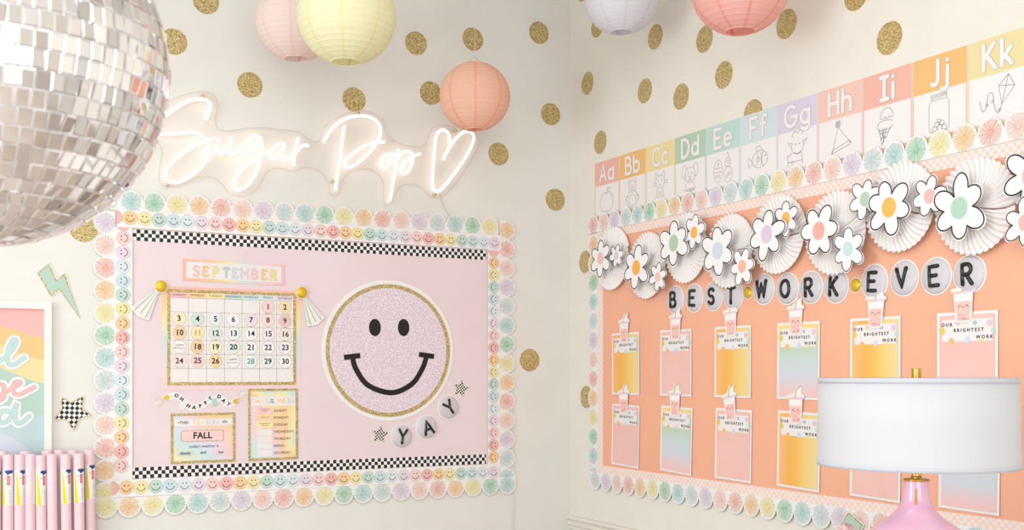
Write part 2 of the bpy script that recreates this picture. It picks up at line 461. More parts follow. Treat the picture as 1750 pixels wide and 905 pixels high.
# ------------------------------------------------------------------ border trims
SB = {'coral': (247, 160, 140), 'peach': (248, 187, 168), 'lilac': (217, 188, 214), 'pale': (190, 207, 206), 'teal': (158, 205, 200), 'green': (140, 200, 156), 'yellow': (238, 219, 120), 'orange': (250, 184, 104)}
SB = {k: soft(v, .88) for k, v in SB.items()}
ORDER = ['coral', 'peach', 'lilac', 'pale', 'teal', 'green', 'yellow', 'orange']
PIT = .0866
tab = rect(-PIT/2, -.036, PIT/2, 0)[:2]+arc(0, 0, PIT/2, PIT/2, 0, 180, 14)
scallop_me = G().plate(tab, 0, .0012).mesh('scallop', WHITE)
def burst_mesh(name, rgb):
    rnd = random.Random(name); g = G(); r0 = .039
    tint = tuple(int(.33*c+.67*240) for c in rgb); deep = tuple(int(c*.92) for c in rgb)
    cl = lambda p: [(x, max(z, -.035)) for x, z in p]
    g.flat(cl(circle(0, 0, r0*.93, 26)), .0004, 0)
    g.flat(circle(0, 0, r0*.3, 16), .0005, 1)
    k = 30
    for i in range(k):
        a = 2*PI*(i+rnd.uniform(-.3, .3))/k; L = r0*rnd.uniform(.86, 1.06); w = .0009*rnd.uniform(.8, 1.3)
        c, s = math.cos(a), math.sin(a); st = r0*rnd.uniform(.05, .3)
        if L*s < -.035: L = .035/-s
        g.flat([(st*c-w*.6*s, st*s+w*.6*c), (st*c+w*.6*s, st*s-w*.6*c), (L*c+w*s, L*s-w*c), (L*c-w*s, L*s+w*c)], .0006, 2)
    return g.mesh('starburst', [mat('burst_tint_'+name, tint), mat('burst_mid_'+name, tuple(int(.6*c+.4*240) for c in rgb)), mat('burst_ray_'+name, deep)])
BURST = {k: burst_mesh(k, v) for k, v in SB.items()}
def scallop_strip(W, label, pts, first, step, rot, d, scale=1, extra=()):
    """pts: centres (u, v) of the scallops of one strip"""
    t = thing(W, 'scalloped_border', label, 'border trim', pts[0][0], pts[0][1], d, 0, 'scalloped starburst border strips')
    i0 = ORDER.index(first)
    for i, (u, v) in enumerate(pts):
        s = put('scallop', scallop_me, t, (u-pts[0][0], .00002*(i % 2), v-pts[0][1]), rot, scale)
        put('starburst', BURST[ORDER[(i0+step*i) % 8]], s, (0, .0012, 0))
    for u, v, col, r2 in extra:
        s = put('scallop', scallop_me, t, (u-pts[0][0], .0014, v-pts[0][1]), r2, scale)
        put('starburst', BURST[col], s, (0, .0012, 0))
    return t

# ------------------------------------------------------------------ the pink calendar board on the left wall
PINK_M = noise_mat('pale_pink_paper', (231, 211, 215), (234, 215, 219), 3, 0, .7, 2)
o = G().plate(rect(-2.03, 1.07, -.38, 2.1), 0, .002).obj('backing_paper', PINK_M)
seat_on(o, 'L', 0, 0, .0012); tag(o, 'pale pink backing paper of the calendar bulletin board', 'backing paper')
CHK = check_mat('black_white_checks', .0142, (24, 22, 22), (240, 234, 232))
for u0, u1, z0, lab in ((-1.966, -.444, 2.0195, 'black and white checkered strip along the top of the pink board'), (-1.972, -.446, 1.1025, 'black and white checkered strip along the bottom of the pink board')):
    o = G().plate(rect(0, 0, u1-u0, .0426), 0, .001).obj('checkered_strip', CHK)
    seat_on(o, 'L', u0, z0, .0034); tag(o, lab, 'border trim', 'checkered strips of the pink board')
scallop_strip('L', 'scalloped starburst border along the top of the pink board', [(-.427-.0858*i, 2.1705-.00008*i) for i in range(20)], 'yellow', -1, 0, .0036)
scallop_strip('L', 'scalloped starburst border down the left side of the pink board', [(-2.0655-.0005*(i % 2), 2.081-.0857*i) for i in range(13)], 'lilac', -1, -PI/2, .0050, extra=[(-2.064, .999, 'yellow', PI)])
scallop_strip('L', 'scalloped starburst border down the right side of the pink board', [(-.341, 2.159-.0864*i) for i in range(14)], 'orange', 1, PI/2, .0050)
scallop_strip('L', 'scalloped starburst border along the bottom of the pink board', [(-1.979+.0863*i, .997+.0003*i) for i in range(20)], 'orange', -1, PI, .0064)
SM = {'coral': (243, 172, 164), 'orange': (249, 196, 132), 'yellow': (240, 222, 150), 'green': (184, 212, 200), 'blue': (196, 219, 222), 'ice': (214, 225, 230), 'lilac': (230, 208, 222), 'pink': (245, 198, 194)}
SM = {k: tuple(int(.86*c+.14*236) for c in soft(v)) for k, v in SM.items()}
SORD = ['coral', 'orange', 'yellow', 'green', 'blue', 'ice', 'lilac', 'pink']
def smiley_disc(name, lo=-1, hi=1):
    R_ = .0272; cl = lambda p: [(min(max(x, lo*R_), hi*R_), z) for x, z in p]
    g = G().flat(cl(circle(0, 0, R_, 26)), .0004, 1).flat(cl(circle(0, 0, R_*.955, 26)), .0006, 0)
    return g.mesh('smiley', [mat('smiley_'+name, SM[name]), mat('smiley_rim_'+name, tuple(int(c*.88) for c in SM[name]))])
SMD = {k: smiley_disc(k) for k in SM}
g = G()
for sx in (-1, 1): g.flat(circle(sx*.0068, .0085, .0021, 10, .0030), 0)
g.ribbon(arc(0, .002, .0155, .0165, 198, 342, 12), .0022, 0)
g.ribbon([(-.0172, -.0028), (-.0128, -.0046)], .0013, 0).ribbon([(.0172, -.0028), (.0128, -.0046)], .0013, 0)
FACE = g.mesh('face_print', INK)
def smiley_strip(label, x0, z0, x1, z1, pts, first, step, rot, d, ends=()):
    t = thing('L', 'smiley_border', label, 'border trim', (x0+x1)/2, (z0+z1)/2, d, 0, 'smiley border strips')
    cu, cv = (x0+x1)/2, (z0+z1)/2
    G().plate(rect(x0-cu, z0-cv, x1-cu, z1-cv), 0, .001).obj('strip_band', WHITE, t)
    i0 = SORD.index(first)
    for i, (u, v) in enumerate(pts):
        s = put('smiley', SMD[SORD[(i0+step*i) % 8]], t, (u-cu, .001, v-cv), rot)
        put('face_print', FACE, s, (0, .0008, 0))
    for u, v, col, lo, hi, rr in ends:                               # faces cut off by the end of the strip
        put('smiley', smiley_disc(col, lo, hi), t, (u-cu, .001, v-cv), rr)
    return t
smiley_strip('smiley face border along the top of the pink board', -2.026, 2.067, -.371, 2.134, [(-1.977+.0542*i, 2.1045-.00025*i) for i in range(30)], 'orange', 1, 0, .0090, [(-2.0315, 2.1045, 'coral', .2, 1, 0)])
smiley_strip('smiley face border along the bottom of the pink board', -2.045, 1.034, -.378, 1.1, [(-1.990+.0545*i, 1.0695-.0002*i) for i in range(30)], 'orange', 1, 0, .0090, [(-2.044, 1.07, 'coral', 0, 1, 0)])
smiley_strip('smiley face border down the left side of the pink board', -2.034, 1.1005, -1.968, 2.0665, [(-2.0-.0005*i, 2.026-.0545*i) for i in range(17)], 'pink', -1, -PI/2, .0076, [(-2.0005, 2.0805, 'coral', -1, -.5, -PI/2)])
smiley_strip('smiley face border down the right side of the pink board', -.438, 1.1005, -.377, 2.0665, [(-.408-.0001*i, 2.008-.0548*i) for i in range(17)], 'orange', 1, PI/2, .0076, [(-.408, 2.0628, 'coral', 0, 1, PI/2)])
# ---- SEPTEMBER header card
t = thing('L', 'month_header', 'September header card with pastel rim above the calendar', 'header card', -1.5755, 1.9135, .0034, .012)
G().plate(rect(-.2035, -.042, .2035, .042), 0, .003).obj('pastel_card', ramp_mat('header_rim', ((0, (247, 184, 172)), (.3, (247, 200, 150)), (.45, (243, 226, 170)), (.6, (206, 224, 224)), (.8, (240, 205, 210)), (1, (244, 190, 195))), 'X'), t)
G().plate(rect(-.189, -.031, .191, .033), .003, .0036).obj('white_panel', PAPER, t)
rnd = random.Random(3); g = G()
for i in range(70):
    x = rnd.uniform(-.187, .189); z = .031-abs(rnd.gauss(0, .007)); g.flat(circle(x, max(z, -.02), rnd.uniform(.0006, .0013), 5), .0038)
g.obj('confetti_dots', mat('confetti', (190, 160, 165)), t)
SEPC = [(244, 196, 200), (249, 200, 140), (243, 222, 150), (186, 206, 200), (206, 218, 224), (230, 206, 222), (244, 196, 194), (249, 202, 142), (242, 216, 140)]
def serif(ch):
    st = [list(q) for q in LET[ch]]; k = .13
    feet = {'E': [(0, 0), (0, 1)], 'P': [(0, 0), (0, 1)], 'T': [(.3, 0)], 'M': [(0, 0), (.72, 0), (0, 1), (.72, 1)], 'B': [(0, 0), (0, 1)], 'R': [(0, 0), (0, 1), (.54, 0)], 'S': []}[ch]
    for x, z in feet: st.append([(x-k, z), (x+k, z)])
    if ch == 'T': st += [[(0, 1), (0, .78)], [(.6, 1), (.6, .78)]]
    if ch == 'E': st += [[(.52, 1), (.52, .8)], [(.52, 0), (.52, .2)]]
    if ch == 'S': st += [[(.49, .98), (.49, .78)], [(.03, .02), (.03, .24)]]
    return st
x = -.175; cap = .036
for i, ch in enumerate('SEPTEMBER'):
    st = serif(ch); w = max(p[0] for q in st for p in q)-min(0, min(p[0] for q in st for p in q)); g = G()
    for q in st:
        pts = [((p[0]-w/2+.1)*cap, (p[1]-.5)*cap) for p in q]
        g.ribbon(pts, .0092, .0002, cap=False, mi=0)
    g.lift = 0
    for q in st:
        pts = [((p[0]-w/2+.1)*cap, (p[1]-.5)*cap) for p in q]
        g.ribbon(pts, .0072, .0006, cap=False, mi=1)
    cx = -.154+i*.0392
    g.obj('letter', [THIN_GREY, mat('varsity_%d' % i, SEPC[i])], t, (cx, .0036, -.003))

# ---- the month calendar
CW, CHH = .515, .376
t = thing('L', 'calendar_chart', 'September month calendar with gold glitter frame and pastel mat', 'calendar', -1.580, 1.6495, .0034, 0)
G().plate(rect(-.278, -.207, .278, .1985), 0, .0012).obj('pastel_mat', ramp_mat('calendar_mat', ((0, (240, 208, 212)), (.1, (238, 210, 208)), (.3, (220, 218, 226)), (.5, (203, 222, 222)), (.68, (243, 224, 168)), (.85, (248, 205, 150)), (.96, (247, 192, 172)), (1, (247, 190, 176)))), t)
G().frame(-CW/2, -CHH/2, CW/2, CHH/2, .012, .0012, .0028).obj('gold_frame', GOLD, t)
ix0, ix1, iz0, iz1 = -CW/2+.0105, CW/2-.0105, -CHH/2+.0105, CHH/2-.0105
G().plate(rect(ix0, iz0, ix1, iz1), .0012, .002).obj('white_sheet', PAPER, t)
cw = (ix1-ix0)/7; hh = .0225; rh = (iz1-hh-iz0)/6
HC = [(247, 188, 186), (249, 205, 150), (245, 228, 170), (196, 219, 208), (206, 226, 226), (217, 226, 230), (232, 212, 226)]
for i, dname in enumerate(('SUNDAY', 'MONDAY', 'TUESDAY', 'WEDNESDAY', 'THURSDAY', 'FRIDAY', 'SATURDAY')):
    c = G().plate(rect(-cw/2, -hh/2, cw/2, hh/2), 0, .0003).obj('weekday_cell', mat('weekday_%d' % i, HC[i]), t, (ix0+cw*(i+.5), .002, iz1-hh/2))
    text(dname, .0125 if len(dname) < 9 else .0112, INK, c, 0, .0006, 0)
g = G()
for i in range(8): g.flat(rect(ix0+cw*i-.0006, iz0, ix0+cw*i+.0006, iz1-hh), .0024)
for j in range(7): g.flat(rect(ix0, iz0+rh*j-.0006, ix1, iz0+rh*j+.0006), .0024)
g.obj('grid_lines', mat('grid_grey', (140, 134, 142)), t)
TC = {1: (247, 205, 202), 2: (250, 214, 160), 3: (243, 230, 176), 4: (204, 222, 214), 5: (222, 232, 236), 6: (240, 234, 240), 7: (234, 216, 230), 8: (247, 214, 208), 9: (245, 190, 186), 10: (248, 204, 150), 11: (247, 228, 166), 12: (214, 228, 216), 13: (224, 234, 236), 14: (238, 236, 238), 15: (238, 224, 232), 16: (246, 222, 216), 18: (248, 200, 146), 19: (245, 232, 188), 20: (220, 230, 222), 21: (230, 236, 236), 22: (240, 238, 240), 23: (240, 230, 238), 24: (246, 220, 216), 25: (246, 206, 202), 26: (249, 208, 140), 28: (226, 240, 236), 29: (228, 234, 236), 30: (240, 236, 240)}
TC = {k: soft(v, .72) for k, v in TC.items()}
tok_me = {}
for dte in range(1, 31):
    k = dte+4; row, colm = k//7, k % 7
    u = -1.580+ix0+cw*(colm+.5); v = 1.6495+iz1-hh-rh*(row+.5)+.002
    c = TC.get(dte, (242, 236, 236))
    lab = 'gold rimmed date disc %d in the %s column, %s row of the calendar' % (dte, ('Sunday', 'Monday', 'Tuesday', 'Wednesday', 'Thursday', 'Friday', 'Saturday')[colm], ('first', 'second', 'third', 'fourth', 'fifth')[row])
    if dte == 17: lab = 'round birthday disc at the left end of the calendar row before date 18'
    if dte == 27: lab = 'round birthday disc in the bottom date row between 26 and 28'
    o = thing('L', 'date_disc', lab, 'date disc', u+random.uniform(-.001, .001), v+random.uniform(-.001, .001), .0056, random.uniform(-.06, .06), 'date discs on the calendar')
    if c not in tok_me: tok_me[c] = G().plate(circle(0, 0, .0285, 28), 0, .001).mesh('disc', WHITE)
    put('disc', tok_me[c], o)
    G().ring(0, 0, .0258, .0270, .0013, 32).obj('gold_rim', GOLD, o)
    G().flat(circle(0, 0, .0254, 26), .0012).obj('tinted_face', mat('disc_%d_%d_%d' % c, c), o)
    if dte in (17, 27):
        text('HAPPY', .0115, mat('berry_ink', (150, 96, 104)) if dte == 17 else INK, o, 0, .0016, .006)
        text('BIRTHDAY', .0095, mat('berry_ink', (150, 96, 104)) if dte == 17 else mat('teal_ink', (110, 150, 158)), o, 0, .0016, -.006)
    else:
        m = mat('gold_ink', (186, 160, 80)) if dte == 11 else mat('teal_ink', (110, 150, 158)) if dte == 28 else mat('plum_ink', (88, 44, 52)) if dte in (1, 8, 9, 24, 25) else BLACK
        text(str(dte), .031, m, o, 0, .0016, 0, .0006, name='number')

# ---- two tassel cut-outs beside the calendar
def tassel(label, u, v, ang, d):
    t = thing('L', 'tassel_cutout', label, 'paper tassel', u, v, d, 0, 'tassels beside the calendar')
    q = lambda r, a: (r*math.sin(ang+a), -r*math.cos(ang+a))
    G().plate([q(.012, -1.2), q(.03, -.32), q(.142, -.30), q(.148, 0), q(.142, .30), q(.03, .32), q(.012, 1.2)], 0, .0012).obj('white_backing', WHITE, t)
    cols = [(214, 226, 214), (190, 160, 96), (222, 236, 236), (244, 238, 226), (190, 160, 96), (216, 230, 222), (244, 236, 232), (190, 160, 96), (206, 224, 226)]
    for i, c in enumerate(cols):
        a0 = -.27+.54*i/len(cols); a1 = -.27+.54*(i+1)/len(cols)
        if c[0] == 190: a0 += .018; a1 -= .018
        G().flat([q(.02, a0), q(.132+.006*(i % 2), a0), q(.132+.006*(i % 2), a1), q(.02, a1)], .0016).obj('strand', mat('strand_%d_%d' % (c[0], c[2]), c), t)
    G().plate(circle(0, 0, .0265, 26), 0, .0024).obj('ball_edge', WHITE, t)
    prof = [(0, 0)]
    g = G(); n = 22
    for k in range(6):
        r = .0235*math.cos(k*PI/2/5.6); d_ = .0024+.008*math.sin(k*PI/2/5.6)
        g.v += [(r*math.cos(2*PI*i/n), -d_, r*math.sin(2*PI*i/n)) for i in range(n)]
    for k in range(5):
        for i in range(n): g.face([k*n+i, k*n+(i+1) % n, (k+1)*n+(i+1) % n, (k+1)*n+i])
    g.face([5*n+i for i in range(n)]); g.obj('gold_ball', GOLD_FOIL, t, smooth_shade=True)
u, v = on_left(274.3, 489); tassel('gold ball tassel at the top left corner of the calendar', u, v, -.62, .008)
u, v = on_left(514.7, 499.7); tassel('gold ball tassel at the top right corner of the calendar', u, v, .46, .008)

# ---- big smiley rug cut-out
t = thing('L', 'smiley_cutout', 'big lilac smiley face with fluffy texture and gold glitter rim', 'smiley cutout', -.911, 1.607, .0034)
G().plate(circle(0, 0, .302, 96), 0, .002).obj('white_edge', WHITE, t)
g = G().ring(0, 0, .266, .2845, .0045, 96); g.obj('gold_rim', GOLD, t)
g = G(); rings = [0, .1, .2, .25, .266, .272]; n = 96
lil = noise_mat('lilac_fleece', (210, 184, 202), (246, 234, 237), 170, .8, .95, 2)
G().plate(circle(0, 0, .268, 96), .002, .0052).obj('lilac_fleece', lil, t)
def rel(px, py): 
    u, v = on_left(px, py); return (u+.911, v-1.607)
for px in (639.4, 688.4):
    x, z = rel(px, 559.4)
    G().plate(circle(x, z, .0265, 28, .037), .0052, .0062).obj('eye', BLACK, t)
a, b, c = rel(601.5, 611), rel(668, 670.5), rel(727, 610)
p = smooth([a, rel(607, 630), rel(628, 658), b, rel(702, 656), rel(720, 630), c], 8)
G().ribbon(p, .0225, .0062).obj('mouth', BLACK, t)
for (x, z), an in ((rel(600.5, 608.8), .12), (rel(727.5, 607), -.12)):
    dx, dz = .036*math.cos(an), .036*math.sin(an)
    G().ribbon([(x-dx, z-dz), (x+dx, z+dz)], .022, .0063, cap=False).obj('mouth_corner', BLACK, t)

# ---- round letter beads
BEADW = mat('bead_grey', (208, 201, 206), .35, 0, .5)
def bead_body(t, r):
    G().plate(circle(0, 0, r, 36), 0, .002).obj('white_edge', WHITE, t)
    g = G(); n = 36
    for k in range(6):
        rr = r*.93*math.cos(k*PI/2/6.2); d = .002+.012*math.sin(k*PI/2/6.2)
        g.v += [(rr*math.cos(2*PI*i/n), -d, rr*math.sin(2*PI*i/n)) for i in range(n)]
    for k in range(5):
        for i in range(n): g.face([k*n+i, k*n+(i+1) % n, (k+1)*n+(i+1) % n, (k+1)*n+i])
    g.face([5*n+i for i in range(n)]); g.obj('bead', BEADW, t, smooth_shade=True)
def bead_letter(t, ch, cap, r):
    g = G(); w = word(ch, cap)[0]
    for q in w:
        pts = dedupe(q)
        out = []
        for i in range(len(pts)-1):
            for j in range(3):
                f = j/3; out.append((pts[i][0]*(1-f)+pts[i+1][0]*f, pts[i][1]*(1-f)+pts[i+1][1]*f))
        out.append(pts[-1])
        g.tube([(x, -.0125, z-cap/2) for x, z in out], r, 8)
        for x, z in (pts[0], pts[-1]):
            g.tube([(x, -.0125-r*.98, z-cap/2), (x, -.0125-r*.7, z-cap/2), (x, -.0125, z-cap/2), (x, -.0125+r*.7, z-cap/2)], [r*.2, r*.72, r, r*.7], 8)
    return g.obj('letter', mat('puffy_black', (18, 17, 18), .25, 0, .6), t, smooth_shade=True)
for ch, px, py, a, lab in (('Y', 685.8, 745, .1, 'round white bead with black letter Y, lower left below the big smiley'), ('A', 729, 729.3, -.3, 'round white bead with black letter A below the big smiley'), ('Y', 766, 695.5, -.62, 'round white bead with tilted letter Y right of the big smiley')):
    u, v = on_left(px, py); o = thing('L', 'letter_bead', lab, 'letter bead', u, v, .0034, a, 'YAY letter beads')
    bead_body(o, .0535); bead_letter(o, ch, .058, .0058)
def star_pts(r, ri, ph=90, n=5):
    return [((r if k % 2 == 0 else ri)*math.cos(math.radians(ph+180/n*k)), (r if k % 2 == 0 else ri)*math.sin(math.radians(ph+180/n*k))) for k in range(2*n)]
for px, py, a, lab in ((648.3, 742, .15, 'small checkered paper star left of the YAY beads'), (786.3, 663.7, .2, 'small checkered paper star above the last letter of YAY')):
    u, v = on_left(px, py); o = thing('L', 'checkered_star', lab, 'paper star', u, v, .0034, a, 'small checkered stars')
    G().plate(star_pts(.042, .021), 0, .0012).obj('star_edge', WHITE, o)
    G().flat(star_pts(.038, .019), .0016).obj('star_print', check_mat('tiny_checks', .0068, (30, 28, 28), (238, 232, 230)), o)
    p = star_pts(.0395, .0197); G().ribbon(p+[p[0]], .0012, .0018, closed=True).obj('gold_outline', GOLD, o)

# ---- mini OH HAPPY DAY banner
u0, v0 = on_left(340, 684)
t = thing('L', 'happy_day_banner', 'small OH HAPPY DAY letter banner with gold balls below the calendar', 'banner', u0, v0, .0034)
def rb(px, py): u, v = on_left(px, py); return (u-u0, v-v0)
path = [rb(*p) for p in ((284, 678.5), (301, 675.7), (310, 681.5), (321.3, 693.4), (331, 696), (341.7, 693.4), (351, 688), (358.6, 680.3), (366, 684), (374, 677.4), (381.5, 684.3), (390, 690.3), (402, 685))]
G().ribbon(smooth(path, 5), .0265, .0012).ribbon([path[0], rb(267, 689)], .018, .0012).ribbon([path[-1], rb(413, 674)], .02, .0012).obj('white_backing', WHITE, t)
G().ribbon(smooth(path, 5), .0016, .0018).obj('gold_string', GOLD, t)
for ch, (px, py), a in zip('OHHAPPYDAY', ((301, 675.7), (310, 681.5), (321.3, 693.4), (331, 696), (341.7, 693.4), (351, 688), (358.6, 680.3), (374, 677.4), (381.5, 684.3), (390, 690.3)), (.3, .6, .6, .1, -.3, -.6, -.6, .2, .7, .6)):
    x, z = rb(px, py)
    c = G().flat(circle(0, 0, .0105, 18), 0).obj('bead', WHITE, t, (x, .0021, z), a)
    text(ch, .0195, BLACK, c, 0, .0004, 0, .0009)
for px, py in ((284, 678.5), (402, 685)):
    x, z = rb(px, py); G().plate(circle(x, z, .0098, 18), 0, .004).obj('gold_ball', GOLD_FOIL, t)
for (p0, p1s, cs) in (((284, 678.5), ((264, 683), (265, 687), (266, 692), (270, 695)), None), ((402, 685), ((411, 668), (414, 671), (417, 674), (418, 677)), None)):
    for i, p1 in enumerate(p1s):
        G().ribbon([rb(*p0), rb(*p1)], .0022, .0024).obj('strand', mat('strand_pink', (240, 178, 168)) if i % 2 == 0 else mat('strand_cream', (226, 214, 190)), t)
x, z = rb(365.7, 685); G().plate([(x-.011, z+.012), (x+.011, z+.012), (x+.008, z-.02), (x-.008, z-.02)], .0012, .0026).obj('mint_cup', mat('mint_print', (176, 214, 206)), t)
x, z = rb(311, 694); G().plate([(x-.011, z+.012), (x+.011, z+.012), (x+.009, z-.012), (x-.009, z-.012)], .0012, .0018).obj('white_cup', mat('cup_pale', (236, 228, 226)), t)

# ---- season and weather chart
PAST = ((0, (247, 205, 200)), (.16, (248, 203, 148)), (.34, (244, 228, 172)), (.5, (206, 226, 214)), (.66, (204, 224, 230)), (.84, (228, 214, 232)), (1, (247, 205, 200)))
PAST = tuple((p, soft(c, .85)) for p, c in PAST)
t = thing('L', 'season_chart', 'gold framed THE SEASON IS weather chart in the lower left of the pink board', 'wall chart', -1.698, 1.2525, .0034, -.004)
G().plate(rect(-.1225, -.0945, .1225, .0945), 0, .0014).obj('pastel_sheet', swirl_mat('season_swirl', PAST, 1.4, .6, .55, .55), t)
G().frame(-.1255, -.0985, .1255, .0985, .0095, .0002, .0026).obj('gold_frame', GOLD, t)
G().flat(rect(-.113, .049, .113, .075), .0018).obj('title_panel', PAPER, t)
text('•THE•', .0165, INK, t, -.077, .0021, .0615, .0002); text('•IS•', .0165, INK, t, .084, .0021, .0615, .0002)
for i, ch in enumerate('SEASON'):
    x = -.036+i*.0172
    text(ch, .027, mat('title_%d' % i, SEPC[i+0]), t, x, .0021, .0615, .0002)
text("today's weather is", .0158, INK, t, .002, .0018, -.033, .0001); text('and', .0155, INK, t, -.001, .0018, -.0575, .0003)
for nm, lab, x, z, w, h, c, s, sz, fr in (('season_card', 'rounded pink card reading FALL on the season chart', -.004, .009, .164, .042, (246, 206, 204), 'FALL', .035, 1), ('weather_card', 'sage green card reading cloudy on the season chart', -.071, -.0585, .062, .019, (206, 218, 208), 'cloudy', .0155, 0), ('weather_card', 'small pink card reading hot on the season chart', .068, -.0585, .062, .019, (238, 208, 214), 'hot', .0135, 0)):
    o = thing('L', nm, lab, 'chart card', -1.698+x, 1.2525+z, .0052, 0)
    G().plate(round_rect(-w/2, -h/2, w/2, h/2, .009 if fr else .002), 0, .0012).obj('card', mat('chart_card_%d' % c[0], c), o)
    if fr:
        p = round_rect(-w/2, -h/2, w/2, h/2, .009); G().ribbon(p+[p[0]], .002, .0015, closed=True).obj('gold_rim', GOLD, o)
    text(s, sz, BLACK if fr else INK, o, 0, .0018, 0, .0008 if fr else .0003)

# ---- days of the week chart
t = thing('L', 'weekday_chart', 'gold framed DAYS OF THE WEEK chart below the calendar', 'wall chart', -1.417, 1.3003, .0034, -.004)
G().plate(rect(-.099, -.141, .099, .141), 0, .0014).obj('pastel_sheet', swirl_mat('week_swirl', PAST, 1.9, 1.0, .5, .8), t)
G().frame(-.103, -.1455, .103, .1455, .0095, .0002, .0026).obj('gold_frame', GOLD, t)
G().flat(rect(-.0925, .076, .0925, .112), .0018).obj('title_panel', PAPER, t)
for i, ch in enumerate('DAYS'): text(ch, .029, mat('title_%d' % i, SEPC[i]), t, -.081+i*.0182, .0021, .094, .0002)
for i, ch in enumerate('WEEK'): text(ch, .029, mat('title_%d' % (i+1), SEPC[i+1]), t, .030+i*.0182, .0021, .094, .0002)
text('OF', .0095, INK, t, -.006, .0021, .1, .0002); text('•THE•', .0095, INK, t, -.006, .0021, .09, .0002)
for i, dname in enumerate(('SUNDAY', 'MONDAY', 'TUESDAY', 'WEDNESDAY', 'THURSDAY', 'FRIDAY', 'SATURDAY')):
    z = .0555-i*.0288
    text(dname, .014, INK, t, .001, .002, z, 0, 'LEFT')
    G().plate(rect(-.031, -.0125, .031, .0125), 0, .0003).obj('day_slot', PAPER, t, (-.037, .0014, z))
for i, (s, c, lab) in enumerate((('YESTERDAY\nWAS', (247, 200, 196), 'pink tab in the Sunday slot of the weekday chart'), ('TODAY IS', (249, 210, 160), 'orange tab in the Monday slot of the weekday chart'), ('TOMORROW\nWILL BE', (245, 228, 172), 'yellow tab in the Tuesday slot of the weekday chart'))):
    o = thing('L', 'day_tab', lab, 'chart card', -1.417-.036, 1.3003+.0575-i*.0288, .0052, 0, 'tabs of the weekday chart')
    G().plate(rect(-.032, -.0125, .032, .0125), 0, .001).obj('tab', mat('tab_%d' % i, c), o)
    text(s, .0078, mat('berry_ink', (150, 96, 104)), o, 0, .0014, 0)
# ------------------------------------------------------------------ neon sign
SIGN_D = .024
def zl(X, Y, ox, oy, sc=4.5267): return on_left(ox+X/sc, oy+Y/sc, SIGN_D)
SU, SV = on_left(540, 255, SIGN_D)
t = thing('L', 'neon_sign', 'lit white neon sign reading Sugar Pop with a heart on clear acrylic', 'neon sign', SU, SV, 0)
def srel(pts, ox, oy, sc=4.5267): return [(p[0]-SU, p[1]-SV) for p in (zl(X, Y, ox, oy, sc) for X, Y in pts)]
NEON = []
A0 = (250, 150); B0 = (530, 160)
NEON += [('letter_s', A0, [(450, 245), (475, 215), (492, 165), (488, 120), (460, 95), (420, 88), (350, 95), (270, 130), (180, 190), (110, 250), (80, 300), (82, 335), (110, 353), (180, 357), (280, 350), (370, 345), (420, 365), (460, 400), (482, 450), (483, 510), (460, 570), (410, 630), (340, 685), (270, 720), (210, 732), (165, 722), (143, 690), (150, 645), (190, 590), (260, 525), (340, 470), (420, 425), (480, 405), (535, 392)]),
 ('letter_u', A0, [(572, 388), (550, 440), (545, 490), (565, 512), (600, 500), (640, 440), (663, 383), (643, 460), (645, 507), (672, 514), (710, 485), (748, 442)]),
 ('letter_g', A0, [(882, 388), (840, 370), (800, 390), (760, 440), (737, 490), (755, 520), (790, 508), (840, 450), (878, 388), (892, 420), (893, 470), (885, 540), (865, 620), (825, 700), (770, 765), (715, 790), (680, 775), (677, 735), (710, 670), (770, 600), (840, 550), (920, 508), (962, 488)]),
 ('letter_a', A0, [(1077, 442), (1040, 430), (1000, 455), (970, 500), (965, 540), (990, 552), (1030, 520), (1074, 442), (1054, 500), (1056, 548), (1080, 562), (1120, 530), (1150, 490)]),
 ('letter_r', A0, [(1175, 385), (1160, 450), (1148, 520), (1138, 605)]), ('letter_r', A0, [(1150, 510), (1185, 465), (1220, 445), (1255, 448)]),
 ('letter_p', B0, [(105, 375), (140, 310), (200, 240), (280, 190), (370, 172), (450, 178), (510, 210), (543, 260), (540, 320), (515, 380), (470, 440), (400, 510), (340, 555), (290, 570), (268, 550), (280, 515), (330, 465), (400, 415), (460, 385), (520, 373), (580, 374)]),
 ('letter_p', B0, [(265, 245), (250, 350), (235, 460), (215, 600), (195, 750)]),
 ('letter_o', B0, [(625, 475), (590, 470), (560, 500), (548, 550), (565, 580), (595, 572), (622, 530), (628, 480), (650, 470), (680, 468)]),
 ('letter_p', B0, [(683, 430), (672, 520), (655, 610), (640, 690), (620, 800), (605, 835)]),
 ('letter_p', B0, [(675, 500), (700, 465), (740, 448), (780, 455), (795, 490), (780, 560), (755, 605), (730, 620), (708, 605), (712, 570), (745, 520), (790, 485), (855, 465)]),
 ('heart', B0, [(1030, 510), (1050, 465), (1082, 410), (1130, 345), (1180, 300), (1225, 290), (1258, 310), (1265, 355), (1240, 420), (1190, 510), (1120, 610), (1060, 690), (1015, 740), (980, 755), (950, 735), (945, 690), (950, 600), (958, 480), (968, 380), (980, 320), (1005, 285), (1040, 283), (1070, 310), (1080, 360), (1080, 405)])]
m, nt, b = new_mat('neon_glow'); MATS['neon_glow'] = m
b.inputs['Base Color'].default_value = (1, .95, .93, 1); b.inputs['Emission Color'].default_value = (1, .86, .80, 1); b.inputs['Emission Strength'].default_value = 1.0
for nm, (ox, oy), pts in NEON:
    p2 = smooth(srel(pts, ox, oy), 4)
    G().tube([(x, -SIGN_D, z) for x, z in p2], .0068, 8).obj(nm, m, t, smooth_shade=True)
